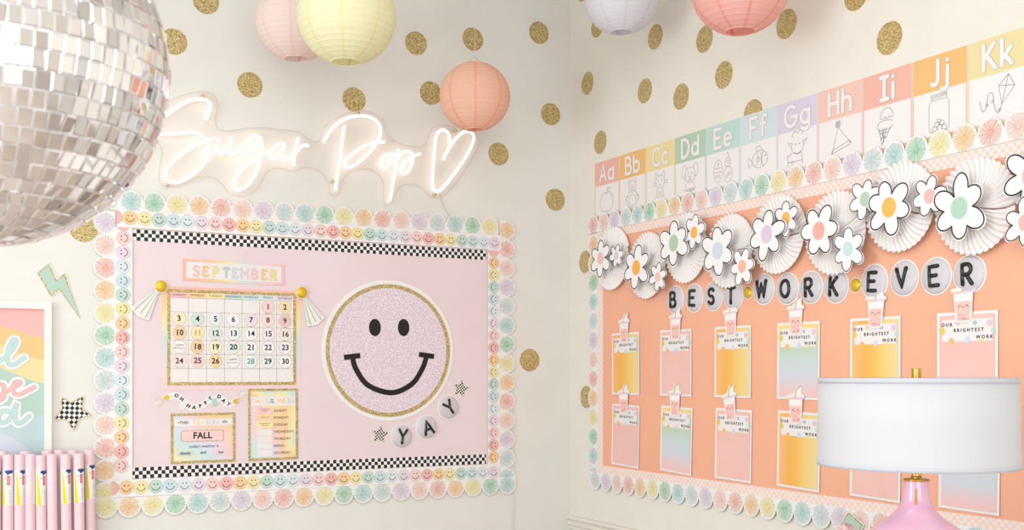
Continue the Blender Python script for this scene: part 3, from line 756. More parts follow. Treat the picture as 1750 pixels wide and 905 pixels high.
out = [(60, 250), (90, 170), (180, 105), (290, 75), (360, 85), (388, 140), (375, 225), (420, 270), (560, 255), (700, 265), (790, 275), (850, 318), (895, 318), (920, 250), (1000, 195), (1080, 172), (1160, 180), (1215, 220), (1232, 285), (1300, 335), (1400, 350), (1430, 320), (1455, 260), (1500, 242), (1560, 250), (1640, 262), (1692, 310), (1680, 370), (1600, 500), (1520, 590), (1470, 605), (1440, 590), (1400, 550), (1350, 537), (1300, 550), (1270, 600), (1255, 635), (1225, 640), (1215, 600), (1215, 540), (1190, 490), (1150, 465), (1100, 462), (1040, 480), (1005, 530), (995, 580), (970, 597), (945, 575), (940, 530), (900, 475), (840, 452), (800, 458), (765, 475), (720, 460), (680, 457), (630, 480), (590, 550), (540, 590), (480, 595), (440, 575), (400, 525), (350, 500), (300, 502), (240, 530), (190, 550), (130, 550), (95, 520), (100, 440), (110, 370), (75, 310)]
op = smooth(srel(out, 240, 130, 2.9167), 4, True)
m, nt, b = new_mat('clear_acrylic'); MATS['clear_acrylic'] = m
tr = nt.nodes.new('ShaderNodeBsdfTransparent'); tr.inputs[0].default_value = (1, .995, .99, 1)
gl = nt.nodes.new('ShaderNodeBsdfGlossy'); gl.inputs['Roughness'].default_value = .06
mx = nt.nodes.new('ShaderNodeMixShader'); mx.inputs[0].default_value = .02
nt.links.new(tr.outputs[0], mx.inputs[1]); nt.links.new(gl.outputs[0], mx.inputs[2]); nt.links.new(mx.outputs[0], nt.nodes['Material Output'].inputs[0])
G().plate(op, .012, .016).obj('acrylic_backing', m, t)
G().ribbon(op, .0022, .0163, closed=True).obj('acrylic_edge', mat('acrylic_rim', (206, 196, 184), .3), t)
for px, py in ((347, 164), (287, 315), (613, 193.5), (569, 309.5), (779, 223), (743.5, 332)):
    x, z = srel([((px-240)*2.9167, (py-130)*2.9167)], 240, 130, 2.9167)[0]
    g = G(); n = 14
    for d, r in ((0, .004), (.016, .004), (.016, .0072), (.024, .0072), (.026, .005)): g.v += [(x+r*math.cos(2*PI*i/n), -d, z+r*math.sin(2*PI*i/n)) for i in range(n)]
    for k in range(4):
        for i in range(n): g.face([k*n+i, k*n+(i+1) % n, (k+1)*n+(i+1) % n, (k+1)*n+i])
    g.face([4*n+i for i in range(n)]); g.obj('standoff_screw', mat('champagne_metal', (214, 190, 150), .3, .9), t)
c = [on_left(*p) for p in ((751, 330), (753, 342), (760, 358), (772, 375))]
G().tube([(x-SU, -.006, z-SV) for x, z in smooth(c, 4)], .0014, 6).obj('power_cord', mat('clear_cord', (206, 198, 186), .4), t)
c = [on_left(*p) for p in ((873, 680), (876, 705), (877, 790), (876, 905), (876, 1010))]
o = G().tube([(x, -.004, z) for x, z in smooth(c, 4)], .0017, 6).obj('power_cord', mat('white_cord', (222, 214, 206), .4))
tag(o, 'thin white power cord hanging down the right side of the pink board', 'cord')

# ------------------------------------------------------------------ left end: bolt, checkered star, framed poster
u0, v0 = on_left(98, 490)
bolt_px = ((61.4, 465.7), (84, 446.8), (97, 476), (111, 464), (137.5, 545.4), (100.7, 497), (86.6, 509.8))
bp = [(a-u0, b-v0) for a, b in (on_left(*p) for p in bolt_px)]
def grow(p, k):
    p = ccw(p); n = len(p); o = []
    for i in range(n):
        a, b, c = p[i-1], p[i], p[(i+1) % n]
        d1 = Vector((b[0]-a[0], b[1]-a[1])).normalized(); d2 = Vector((c[0]-b[0], c[1]-b[1])).normalized()
        n1 = Vector((d1.y, -d1.x)); n2 = Vector((d2.y, -d2.x)); m_ = (n1+n2); f = k/max(.35, (1+n1.dot(n2)))
        o.append((b[0]+m_.x*f, b[1]+m_.y*f))
    return o
MINT = mat('mint_card', (180, 206, 192))
def bolt(W, label, u, v, poly, rot=0, d=.001):
    o = thing(W, 'lightning_bolt', label, 'paper cutout', u, v, d, rot, 'mint lightning bolt cutouts')
    G().plate(poly, 0, .002).obj('white_edge', WHITE, o)
    G().flat(grow(poly, -.0032), .0024).obj('gold_border', GOLD, o)
    G().flat(grow(poly, -.0082), .0028).obj('mint_panel', MINT, o)
bolt('L', 'mint green lightning bolt with gold glitter outline left of the pink board', u0, v0, bp)
u0, v0 = on_left(127, 705)
spx = ((106.8, 681), (122, 688), (140.8, 679), (139.5, 698), (153.2, 709), (136, 714), (126, 732), (113.5, 716), (95.3, 715), (106, 699))
sp = smooth([(a-u0, b-v0) for a, b in (on_left(*p) for p in spx)], 4, True)
o = thing('L', 'checkered_star', 'large black and white checkered star beside the poster frame', 'paper star', u0, v0, .001)
G().plate(grow(sp, .0065), 0, .002).obj('star_edge', mat('cream_card', (232, 222, 212)), o)
G().flat(grow(sp, .0032), .0023).obj('gold_outline', GOLD, o)
G().flat(grow(sp, -.0002), .0026).obj('star_print', check_mat('diamond_checks', .0125, (20, 19, 19), (242, 236, 234), 0, 0, math.radians(42)), o)

fx1, fz1 = on_left(87.6, 517); fx0, fz0 = fx1-.47, 1.09
t = thing('L', 'poster_frame', 'white framed pastel rainbow poster cut by the left picture edge', 'framed poster', (fx0+fx1)/2, fz0, .001)
hx = (fx1-fx0)/2; H = fz1-fz0
WF = mat('white_frame', (238, 233, 228), .4)
g = G().frame(-hx, 0, hx, H, .0255, 0, .02); g.obj('frame', WF, t)
ix, iz = hx-.0255, .0255
G().plate(rect(-ix, iz, ix, H-iz), 0, .003).obj('poster_sheet', mat('poster_pink', (240, 176, 170)), t)
# rainbow bands: curves through what shows at the right side, running on to the left
def fr(px, py): a, b = on_left(px, py, .004); return (a-(fx0+fx1)/2, b-fz0)
bands = [((240, 188, 118), [(0, 557), (25, 563), (50, 572), (75, 578)]), ((232, 208, 146), [(0, 588), (30, 602), (55, 611), (75, 615)]), ((174, 200, 186), [(0, 628), (30, 640), (55, 650), (75, 655)]), ((182, 204, 206), [(0, 690), (30, 703), (55, 708), (75, 708)]), ((204, 208, 220), [(0, 738), (20, 747), (40, 760), (60, 778)])]
for i, (c, pts) in enumerate(bands):
    top = [fr(*p) for p in pts]; x0, z0 = top[0]; top = [(-ix, z0+.16), ((-ix+x0)/2, z0+.06)]+top
    top = smooth(top, 5); top[-1] = (ix, top[-1][1]) if i < 4 else top[-1]
    top = [(min(max(x, -ix), ix), max(z, iz)) for x, z in top]
    poly = top+[(ix, iz), (-ix, iz)] if i < 4 else top+[(top[-1][0], iz), (-ix, iz)]
    G().flat(dedupe(poly), .0034+.0002*i).obj('rainbow_band', mat('poster_band_%d' % i, soft(c, .9)), t)
def zp(pts): return smooth([fr(X/3.231, 500+Y/3.231) for X, Y in pts], 5)
for nm, c, pts in (('script_letter_l', (186, 211, 208), [(-60, 400), (-10, 380), (40, 345), (80, 295), (88, 262), (70, 262), (50, 300), (40, 350), (50, 392), (80, 395), (110, 375), (135, 358)]),
                   ('script_letter_e', (243, 178, 172), [(-40, 520), (10, 505), (22, 530), (18, 580), (-10, 595), (10, 560), (60, 530), (105, 505), (110, 492), (85, 492), (72, 520), (80, 555), (110, 560), (150, 540), (190, 520)]),
                   ('script_letter_d', (186, 211, 208), [(50, 655), (20, 650), (-5, 675), (-2, 710), (25, 715), (55, 690), (88, 620), (85, 660), (85, 705), (105, 720), (135, 705), (160, 680)])):
    p = zp(pts); s = G().ribbon(p, .034, .0052).obj(nm, WHITE, t)
    G().ribbon(p, .0162, 0, mi=0).ribbon(p, .0138, .0003, mi=1).obj('letter_fill', [GREY_LINE, mat('script_%d' % c[0], c)], s, (0, .0055, 0))
m, nt, b = new_mat('poster_glass'); MATS['poster_glass'] = m
tr = nt.nodes.new('ShaderNodeBsdfTransparent'); gl = nt.nodes.new('ShaderNodeBsdfGlossy'); gl.inputs['Roughness'].default_value = .03
mx = nt.nodes.new('ShaderNodeMixShader'); mx.inputs[0].default_value = .015
nt.links.new(tr.outputs[0], mx.inputs[1]); nt.links.new(gl.outputs[0], mx.inputs[2]); nt.links.new(mx.outputs[0], nt.nodes['Material Output'].inputs[0])
G().flat(rect(-ix, iz, ix, H-iz), .009).obj('glass_pane', m, t)

# ------------------------------------------------------------------ rolls of pink paper on a low cabinet
RR = .0187; RB = .78
ROLLP = mat('glossy_pink_vinyl', (236, 203, 208), .22, 0, .5); ROLLC = mat('roll_core', (226, 190, 186), .7)
LBL = mat('label_paper', (238, 232, 230), .3); NAVY = mat('label_navy', (38, 72, 132), .35); RED = mat('label_red', (226, 66, 72), .35); YEL = mat('label_yellow', (226, 206, 40), .35); LGREY = mat('label_grey_print', (176, 168, 176), .5)
def patch(g, r, a0, a1, z0, z1, mi, n=8, shape=None):
    g.cur = mi; b = len(g.v)
    for i in range(n+1):
        a = a0+(a1-a0)*i/n; zt = z1 if shape is None else shape(i/n, 1); zb = z0 if shape is None else shape(i/n, 0)
        g.v += [(r*math.sin(a), -r*math.cos(a), zb), (r*math.sin(a), -r*math.cos(a), zt)]
    for i in range(n): g.face([b+2*i, b+2*i+2, b+2*i+3, b+2*i+1])
    return g
def roll(label, px, top_py, off, turn=0, lean=0, labelled=True, r=RR):
    u, _ = on_left(px, 800, off); _, ztop = on_left(px, top_py, off)
    hgt = ztop-RB
    o = bpy.data.objects.new('paper_roll', None); COL.objects.link(o); tag(o, label, 'paper roll', 'rolls of pink adhesive paper')
    o.location = (u, -off, RB); o.rotation_euler = (0, lean, 0)
    g = G().lathe([(r*.55, .0), (r, 0), (r, hgt*.33), (r, hgt*.66), (r, hgt-.001), (r-.001, hgt), (r*.62, hgt)], 28, 0)
    g.obj('vinyl_sheet', ROLLP, o, smooth_shade=True)
    G().lathe([(r*.62, hgt), (r*.60, hgt-.0005), (r*.58, hgt-.02)], 20).obj('card_core', ROLLC, o, smooth_shade=True)
    if labelled:
        z1 = hgt-.056; z0 = z1-.124; a = turn
        l = patch(G(), r*1.008, a-1.35, a+1.35, z0, z1, 0, 14).obj('label_wrap', LBL, o, smooth_shade=True)
        patch(G(), r*1.014, a-.25, a+1.3, z1-.012, z1, 0, 8, lambda f, k: z1 if k else z1-.010-.022*(1-f)**3).obj('navy_band', NAVY, l)
        g = patch(G(), r*1.018, a+.15, a+.62, z1-.052, z1-.020, 0, 4); g.obj('red_badge', RED, l)
        g = patch(G(), r*1.022, a+.34, a+.43, z1-.048, z1-.024, 0, 2); g.obj('badge_lettering', LBL, l)
        patch(G(), r*1.014, a-.95, a-.25, z0, z1, 0, 8, lambda f, k: (z1-.112*f**1.6 if k else z0)).obj('yellow_wedge', YEL, l)
        g = G(); ca = a-.12
        for i in range(1): patch(g, r*1.024, ca-.3, ca+.3, z1-.026, z1-.008, 0, 8, lambda f, k: z1-.017+(1 if k else -1)*.0085*math.sqrt(max(0, 1-(2*f-1)**2)))
        g.obj('round_seal', LBL, l)
        g = G()
        for k in range(7): patch(g, r*1.016, a+.3, a+1.1-.1*(k % 3), z0+.008+.007*k, z0+.0095+.007*k, 0, 4)
        g.obj('fine_print', LGREY, l)
    return o
for px, ty, off, tn, lean, lb, lab in (
 (-8, 778, .10, .2, 0, 1, 'pink vinyl paper roll cut by the left picture edge'),
 (13.5, 776, .10, -.35, 0, 1, 'pink vinyl paper roll with red badge facing front, first whole roll from the left'),
 (33, 776, .10, .35, 0, 1, 'pink vinyl paper roll with yellow wedge, second whole roll from the left'),
 (51, 775, .10, 1.9, 0, 1, 'pink vinyl paper roll with its label turned away, third whole roll from the left'),
 (71, 777, .10, .2, -.01, 1, 'pink vinyl paper roll with navy band, fourth whole roll from the left'),
 (90.3, 775, .10, 0, -.012, 0, 'pink vinyl paper roll without label in the middle of the row'),
 (114.5, 775, .10, .25, -.015, 1, 'pink vinyl paper roll right of the dark gap in the row'),
 (136.5, 774, .10, .0, -.012, 1, 'pink vinyl paper roll second from the right end of the row'),
 (155, 768, .075, .1, -.010, 1, 'pink vinyl paper roll at the right end touching the board border'),
 (3, 770, .055, 0, 0, 0, 'pink paper roll standing behind the leftmost rolls'),
 (43, 770, .055, 0, 0, 0, 'pink paper roll standing behind the second and third labelled rolls'),
 (80, 769, .055, 0, 0, 0, 'pink paper roll standing behind the roll without label'),
 (101, 768, .055, 2.2, 0, 1, 'pink paper roll standing in the dark gap behind the row'),
 (124, 768, .055, 0, 0, 0, 'pink paper roll standing behind the two right labelled rolls')):
    roll(lab, px, ty, off, tn, lean, lb)
t = bpy.data.objects.new('low_cabinet', None); COL.objects.link(t); tag(t, 'low white cabinet under the pink paper rolls', 'cabinet')
t.location = (-2.55, -.2, 0)
CABM = mat('cabinet_white', (236, 230, 224), .5)
G().box(-.55, -.18, .06, .55, .19, RB-.03).obj('body', CABM, t); G().box(-.57, -.2, RB-.03, .57, .19, RB-.0005).obj('worktop', CABM, t)
G().box(-.52, -.16, 0, .52, .17, .06).obj('plinth', CABM, t)
for sx in (-1, 1):
    dd = G().box(sx*.275-.265, -.198, .08, sx*.275+.265, -.18, RB-.05).obj('door', WF, t)
    G().box(-.008, -.02, -.05, .008, 0, .05).obj('handle', BRASS, dd, (sx*.275-sx*.22, .198, .42))
# ------------------------------------------------------------------ peach work board on the right wall
PEACH_M = noise_mat('peach_paper', (240, 176, 146), (243, 180, 150), 3, 0, .7, 2)
o = G().plate(rect(.26, 1.07, 2.75, 2.14), 0, .0022).obj('backing_paper', PEACH_M)
seat_on(o, 'R', 0, 0, .0026); tag(o, 'peach orange backing paper of the work display board', 'backing paper')
PCH = check_mat('pink_cream_checks', .0125, (247, 208, 198), (240, 230, 222))
for r, lab in (((.246, 2.108, 2.75, 2.152), 'pink and cream checkered strip along the top of the peach board'), ((.244, 1.098, .2905, 2.108), 'pink and cream checkered strip down the left side of the peach board'), ((.244, 1.052, 2.75, 1.098), 'pink and cream checkered strip along the bottom of the peach board')):
    o = G().plate(rect(0, 0, r[2]-r[0], r[3]-r[1]), 0, .001).obj('checkered_strip', PCH)
    seat_on(o, 'R', r[0], r[1], .005); tag(o, lab, 'border trim', 'checkered strips of the peach board')
scallop_strip('R', 'scalloped starburst border along the top of the peach board', [(.213+.0875*i, 2.180+.0002*i) for i in range(29)], 'coral', 1, 0, .0078, 1.01)
scallop_strip('R', 'scalloped starburst border down the left side of the peach board', [(.211, 2.093-.087*i) for i in range(13)], 'orange', -1, -PI/2, .0062, 1.0)
scallop_strip('R', 'scalloped starburst border along the bottom of the peach board', [(.230+.0886*i, 1.0295) for i in range(28)], 'pale', -1, PI, .0078, 1.02)

# ---- alphabet cards
ACOL = [(246, 176, 156), (247, 184, 98), (240, 216, 146), (172, 206, 172), (182, 216, 208), (203, 220, 222), (216, 202, 224), (244, 192, 174), (244, 176, 156), (246, 184, 102), (233, 214, 146)]
ACOL = [soft(c, .8) for c in ACOL]
ANAME = ['coral', 'orange', 'yellow', 'green', 'teal', 'ice blue', 'lilac', 'peach', 'salmon', 'bright orange', 'mustard yellow']
def el(cx, cy, rx, ry=None, n=16): p = circle(cx, cy, rx, n, ry or rx); return p+[p[0]]
ART = {
 'a': ('apple', [arc(.36, .4, .3, .36, 60, 300, 14)+arc(.62, .4, .3, .36, -120, 120, 14), [(.5, .72), (.52, .85), (.6, .95)], [(.54, .82), (.68, .92), (.78, .86), (.64, .78), (.54, .82)], arc(.78, .55, .08, .1, 0, 90)]),
 'b': ('bear', [el(.5, .72, .22), arc(.32, .9, .08, .08, 0, 250), arc(.68, .9, .08, .08, -70, 180), el(.5, .64, .09, .07), arc(.5, .26, .34, .3, 115, 425, 20), el(.5, .22, .22, .2), [(.2, .42), (.08, .3), (.16, .2)], [(.8, .42), (.92, .3), (.84, .2)], el(.42, .77, .015), el(.58, .77, .015), arc(.5, .62, .05, .04, 200, 340)]),
 'c': ('cat', [el(.5, .62, .27, .22), [(.26, .72), (.25, .98), (.42, .84)], [(.74, .72), (.75, .98), (.58, .84)], [(.28, .6), (.05, .64)], [(.28, .55), (.05, .52)], [(.72, .6), (.95, .64)], [(.72, .55), (.95, .52)], el(.4, .66, .016), el(.6, .66, .016), arc(.45, .54, .05, .05, 180, 360), arc(.55, .54, .05, .05, 180, 360), [(.35, .4), (.28, .1), (.72, .1), (.65, .4)], [(.4, .3), (.6, .15)], [(.6, .3), (.4, .15)]]),
 'd': ('dog', [el(.5, .58, .28, .26), arc(.2, .72, .12, .22, 20, 330), arc(.8, .72, .12, .22, -150, 160), el(.4, .64, .022, .03), el(.6, .64, .022, .03), el(.5, .5, .06, .04), arc(.45, .44, .05, .05, 180, 360), arc(.55, .44, .05, .05, 180, 360), [(.3, .3), (.22, .08), (.78, .08), (.7, .3)], el(.4, .08, .09, .05), el(.6, .08, .09, .05)]),
 'e': ('eggs and chick', [el(.28, .46, .22, .36), el(.76, .28, .2, .25), el(.76, .68, .14, .15), [(.12, .55), (.44, .55)], [(.1, .42), (.46, .42)], el(.2, .3, .04), el(.34, .28, .04), el(.28, .68, .04), el(.7, .22, .04), el(.82, .3, .05), el(.72, .72, .014), el(.82, .72, .014), [(.74, .66), (.77, .62), (.8, .66)], arc(.74, .9, .06, .07, -40, 160)]),
 'f': ('fish', [arc(.58, .5, .34, .26, 0, 360, 24), [(.26, .45), (.06, .62), (.04, .5), (.08, .3), (.26, .45)], [(.45, .72), (.4, .9), (.6, .9), (.68, .76)], arc(.8, .5, .14, .24, 110, 250), el(.82, .58, .025), [(.9, .46), (.86, .44)], arc(.5, .5, .06, .08, -90, 90), arc(.6, .6, .06, .08, -90, 90), arc(.6, .4, .06, .08, -90, 90), arc(.42, .42, .06, .08, -90, 90), arc(.44, .6, .05, .07, -90, 90)]),
 'g': ('goat', [arc(.52, .6, .24, .24, 150, 390, 18), arc(.42, .92, .1, .12, 20, 200), arc(.64, .92, .1, .12, -20, 160), [(.3, .7), (.12, .76), (.24, .62)], [(.74, .7), (.92, .76), (.8, .62)], el(.44, .66, .016), el(.6, .66, .016), arc(.52, .48, .14, .1, 200, 340), [(.3, .42), (.12, .34), (.14, .04)], [(.7, .38), (.74, .04)], [(.3, .2), (.3, .04)], [(.14, .16), (.7, .16)]]),
 'h': ('party hat', [[(.22, .1), (.45, .82), (.9, .3)], arc(.56, .1, .46, .2, 200, 380, 12)[2:10], [(.2, .1), (.24, .2), (.88, .38), (.92, .28), (.2, .1)], el(.44, .9, .09), el(.44, .9, .05), [(.36, .82), (.52, .98)], [(.36, .98), (.52, .82)]]),
 'i': ('ice cream cone', [arc(.5, .78, .2, .2, 0, 180, 12), [(.28, .78)]+arc(.36, .76, .08, .06, 180, 360, 6)+arc(.52, .76, .08, .06, 180, 360, 6)+arc(.66, .76, .07, .06, 180, 360, 6), arc(.46, .56, .26, .1, 20, 200, 10), arc(.44, .5, .26, .1, 170, 370, 10), [(.24, .46), (.34, .0), (.64, .46)], [(.28, .32), (.58, .34)], [(.3, .2), (.5, .22)], [(.36, .46), (.4, .1)], [(.5, .46), (.36, .05)], [(.26, .4), (.46, .18)], [(.44, .46), (.3, .14)]]),
 'j': ('jar of sweets', [[(.26, .8)]+arc(.3, .7, .1, .1, 110, 180, 4)+[(.2, .1)]+arc(.3, .1, .1, .08, 180, 270, 4)+[(.7, .02)]+arc(.7, .1, .1, .08, 270, 360, 4)+[(.8, .7)]+arc(.7, .7, .1, .1, 0, 70, 4), rect(.27, .82, .73, .96)+[(.27, .82)], [(.27, .87), (.73, .9)], [(.27, .91), (.73, .94)], el(.36, .1, .08, .06), el(.52, .12, .08, .07), el(.66, .1, .08, .06), el(.44, .2, .08, .06), el(.58, .22, .08, .06), el(.5, .28, .06, .05)]),
 'k': ('kite', [[(.8, .98), (.96, .68), (.62, .3), (.54, .76), (.8, .98)], [(.8, .98), (.62, .3)], [(.54, .76), (.96, .68)], smooth([(.62, .3), (.52, .12), (.42, .3), (.38, .6), (.26, .6), (.2, .3), (.1, .24), (.02, .5)], 5), el(.56, .18, .03), el(.38, .42, .03), el(.22, .36, .03)]),
}
BOLDART = mat('art_line', (140, 132, 134))
for i, ch in enumerate('abcdefghijk'):
    t = thing('R', 'alphabet_card', '%s alphabet card with letters %s and a drawing of %s' % (ANAME[i], ch.upper()+ch, ART[ch][0]), 'alphabet card', .2165+.2015*i+.1005, 2.455, .001, 0, 'alphabet cards above the peach board')
    cm = mat('alphabet_%s' % ch, ACOL[i])
    hw = .1002
    G().plate(rect(-hw, -.285, hw, 0), 0, .0012).obj('card', PAPER, t)
    G().flat(rect(-hw+.001, -.1065, hw-.002, -.0005), .0015).obj('colour_header', cm, t)
    G().flat(rect(-hw+.0015, -.284, -hw+.0045, -.1065), .0015).flat(rect(hw-.0055, -.284, hw-.0025, -.1065), .0015).flat(rect(-hw, -.285, hw, -.240), .0014).obj('colour_border', cm, t)
    for st in word(ch.upper()+ch, .070, .30):
        g = G()
        for q in st: g.ribbon([(x, z-.0885) for x, z in q], .0162, 0, mi=0)
        g.lift = 0
        for q in st: g.ribbon([(x, z-.0885) for x, z in q], .0138, .0004, mi=1)
        g.obj('letter', [mat('letter_outline', (170, 150, 150)), PAPER], t, (0, .0018, 0))
    g = G()
    for q in ART[ch][1]: g.ribbon([(-.062+x*.122, -.232+z*.118) for x, z in q], .0016, .0016, cap=False)
    g.obj('line_drawing', BOLDART if ch in 'hfgik' else GREY_LINE, t)

# ---- pleated paper rosettes
ROS = tissue_mat('white_tissue', (249, 243, 241), .12)
def rosette_mesh(R_, seed, seam):
    g = G(); NP = 40; K = 6; n = NP*K; rs = [.06, .3, .55, .78, .93, 1.0]
    for j, f in enumerate(rs):
        for i in range(n+1):
            ph = (i % K)/K; lobe = math.sin(PI*ph)                   # rounded puff between two creases
            a = seam+.25*f*f+(2*PI-.05)*i/n
            r = R_*f*(1 if f < .9 else .965+.05*lobe)
            amp = .0062*min(1, f*1.3)
            base = .030-.014*f*f+.010*(i/n-.5)*f
            g.v.append((r*math.cos(a), -(base+amp*lobe), r*math.sin(a)))
    m_ = n+1
    for j in range(len(rs)-1):
        for i in range(n): g.face([j*m_+i, j*m_+i+1, (j+1)*m_+i+1, (j+1)*m_+i])
    return g
ROSES = [(1043, 441, 'white pleated rosette at the left end, behind the pink centred daisy'), (1103, 453, 'white pleated rosette behind the narrow daisy with orange centre'), (1170, 423, 'white pleated rosette behind the green centred daisy, third from the corner'), (1244, 428, 'white pleated rosette behind the pale blue centred daisy'), (1327, 400, 'white pleated rosette behind the lilac centred daisy'), (1425, 397, 'white pleated rosette behind the coral centred daisy'), (1535, 353, 'white pleated rosette behind the big daisy with orange centre'), (1663, 352, 'white pleated rosette behind the big green centred daisy near the right edge'), (1806, 296, 'white pleated rosette cut by the right picture edge')]
for k, (px, py, lab) in enumerate(ROSES):
    u, v = on_right(px, py, .03)
    o = rosette_mesh(.138, k, [.1, .42, .2, -.1, -.2, .25, -.45, -.3, .3][k]).obj('paper_rosette', ROS, smooth_shade=False)
    seat_on(o, 'R', u, v, .004); tag(o, lab, 'paper rosette', 'white paper rosettes along the peach board')

# ---- paper daisies
def daisy_poly(R_, rot, seed, inset=0, n=150):
    rnd = random.Random(seed); pet = []
    for k in range(6):
        pet.append((rot+k*PI/3+rnd.uniform(-.1, .1), rnd.uniform(.9, 1.06), rnd.uniform(.92, 1.06)))
    out = []
    for i in range(n):
        a = 2*PI*i/n; best = .40
        for pa, sl, sw in pet:
            da = (a-pa+PI) % (2*PI)-PI
            if abs(da) > 1.2: continue
            c, A, B = .60*sl, .40*sl, .29*sw
            cs, sn = math.cos(da), math.sin(da)
            qa = cs*cs/A/A+sn*sn/B/B; qb = -2*c*cs/A/A; qc = c*c/A/A-1
            D = qb*qb-4*qa*qc
            if D > 0: best = max(best, (-qb+math.sqrt(D))/2/qa)
        out.append((best*R_*math.cos(a), best*R_*math.sin(a)))
    return out
DA = mat('daisy_white', (243, 239, 240))
DAISY = [
 (1026, 441, .086, .5, .066, (245, 194, 182), 'large daisy with pale pink centre at the left end of the rosettes'),
 (1053, 437, .056, .2, .056, (220, 204, 216), 'small daisy with pale lilac centre beside the leftmost large daisy'),
 (1087, 457, .098, .35, .066, (247, 178, 74), 'large narrow daisy with orange centre, second large one from the corner'),
 (1124, 473, .062, .3, .060, (247, 194, 180), 'small daisy with peach centre low beside the second rosette'),
 (1151, 415, .102, .55, .068, (174, 204, 172), 'large daisy with green centre, third large one from the corner'),
 (1186, 397, .072, .25, .058, (247, 182, 84), 'small daisy with orange centre above right of the green centred daisy'),
 (1226, 428, .104, .6, .068, (206, 218, 226), 'large daisy with pale blue centre above the letter T bead'),
 (1268, 455, .074, .15, .062, (248, 182, 154), 'small daisy with coral centre touching the letter T bead'),
 (1310, 400, .098, .3, .068, (220, 200, 220), 'large daisy with lilac centre above the word WORK'),
 (1343, 373, .070, .45, .056, (246, 184, 84), 'small daisy with orange centre behind the lilac centred daisy'),
 (1399, 394, .094, .0, .068, (244, 172, 160), 'large daisy with coral pink centre above the letter R of WORK'),
 (1449, 425, .074, .5, .074, (196, 222, 224), 'small daisy with pale teal centre above the letter K bead'),
 (1478, 340, .072, .3, .056, (182, 208, 180), 'small daisy with green centre left of the big orange centred daisy'),
 (1519, 354, .096, .75, .068, (246, 184, 80), 'large daisy with orange centre above the first E of EVER'),
 (1588, 335, .068, .2, .056, (244, 184, 176), 'small daisy with pink centre between the two rightmost whole rosettes'),
 (1639, 355, .100, .5, .068, (176, 210, 186), 'large daisy with mint green centre above the last letters of EVER'),
 (1762, 300, .096, .4, .068, (246, 190, 170), 'large daisy cut by the right picture edge'),
 (1752, 380, .072, .6, .074, (245, 178, 172), 'small daisy with pink centre low at the right picture edge')]
for k, (px, py, r, rot, d, c, lab) in enumerate(DAISY):
    u, v = on_right(px, py, d)
    t = thing('R', 'paper_daisy', lab, 'paper flower', u, v, d, 0, 'paper daisies on the rosettes')
    big = r > .08
    G().plate(daisy_poly(r, rot, k), -.002, 0).obj('petals', DA, t)
    p = daisy_poly(r*.935, rot, k)
    G().ribbon(p+[p[0]], .0040 if big else .0030, .0004, closed=True).obj('black_outline', BLACK if big else INK, t)
    G().flat(circle(0, 0, r*.29, 28, r*.32), .0006).obj('centre', mat('daisy_centre_%d' % k, soft(c, .9)), t)
    g = G().tube([(0, .002, 0), (0, d-.036, 0)], .012, 8); g.obj('foam_spacer', WHITE, t)

# ---- BEST WORK EVER letter beads
BL = [('B', 1153.7, 511.8, 'letter bead B, first of the word BEST'), ('E', 1186, 509, 'letter bead E of the word BEST'), ('S', 1219, 506, 'letter bead S of the word BEST'), ('T', 1253, 504.6, 'letter bead T partly covered by a rosette'),
 ('W', 1305, 493.7, 'letter bead W, first of the word WORK'), ('O', 1345.3, 493, 'letter bead O of the word WORK'), ('R', 1385.6, 490.6, 'letter bead R of the word WORK'), ('K', 1428.4, 489, 'letter bead K, last of the word WORK'),
 ('E', 1494, 481, 'letter bead E, first of the word EVER'), ('V', 1544.8, 474.7, 'letter bead V of the word EVER'), ('E', 1599.5, 471.4, 'second letter bead E of EVER, between V and R'), ('R', 1656.5, 468, 'letter bead R at the right end of EVER')]
for ch, px, py, lab in BL:
    u, v = on_right(px, py, .008)
    o = thing('R', 'letter_bead', 'round grey white '+lab, 'letter bead', u, v, .005, random.uniform(-.06, .06), 'BEST WORK EVER letter beads')
    bead_body(o, .0575); bead_letter(o, ch, .057, .0064)
for px, py, lab in ((1278, 499.5, 'small gold bead between the words BEST and WORK'), (1462, 487, 'small gold bead between the words WORK and EVER')):
    u, v = on_right(px, py, .008); o = thing('R', 'gold_bead', lab, 'gold bead', u, v, .005, 0, 'gold spacer beads')
    G().plate(circle(0, 0, .0255, 24), 0, .002).obj('white_edge', WHITE, o)
    g = G(); n = 24
    for k in range(6):
        rr = .0225*math.cos(k*PI/2/5.8); d = .002+.010*math.sin(k*PI/2/5.8)
        g.v += [(rr*math.cos(2*PI*i/n), -d, rr*math.sin(2*PI*i/n)) for i in range(n)]
    for k in range(5):
        for i in range(n): g.face([k*n+i, k*n+(i+1) % n, (k+1)*n+(i+1) % n, (k+1)*n+i])
    g.face([5*n+i for i in range(n)]); g.obj('gold_dome', GOLD_FOIL, o, smooth_shade=True)

# ---- work cards
BODY = {'sunny': ramp_mat('card_sunny', ((0, (247, 186, 128)), (.28, (243, 180, 86)), (.45, (243, 186, 92)), (.7, (240, 206, 124)), (1, (236, 214, 156))), 'X'),
        'pink': noise_mat('card_pink', (238, 190, 180), (240, 195, 186), 8),
        'rainbow': ramp_mat('card_rainbow', ((0, (242, 196, 190)), (.12, (230, 202, 206)), (.28, (208, 212, 220)), (.48, (203, 213, 215)), (.66, (194, 210, 192)), (.8, (238, 216, 142)), (1, (245, 212, 134))))}
DOTC = [(-.085, .0, .011, (226, 200, 110)), (.078, .018, .010, (220, 200, 216)), (.090, -.003, .008, (190, 218, 208)), (-.052, -.030, .009, (247, 186, 110)), (.004, -.028, .010, (206, 218, 226)), (.03, .02, .007, (170, 200, 190)), (-.03, .022, .008, (246, 196, 190)), (.05, -.03, .006, (240, 216, 140))]
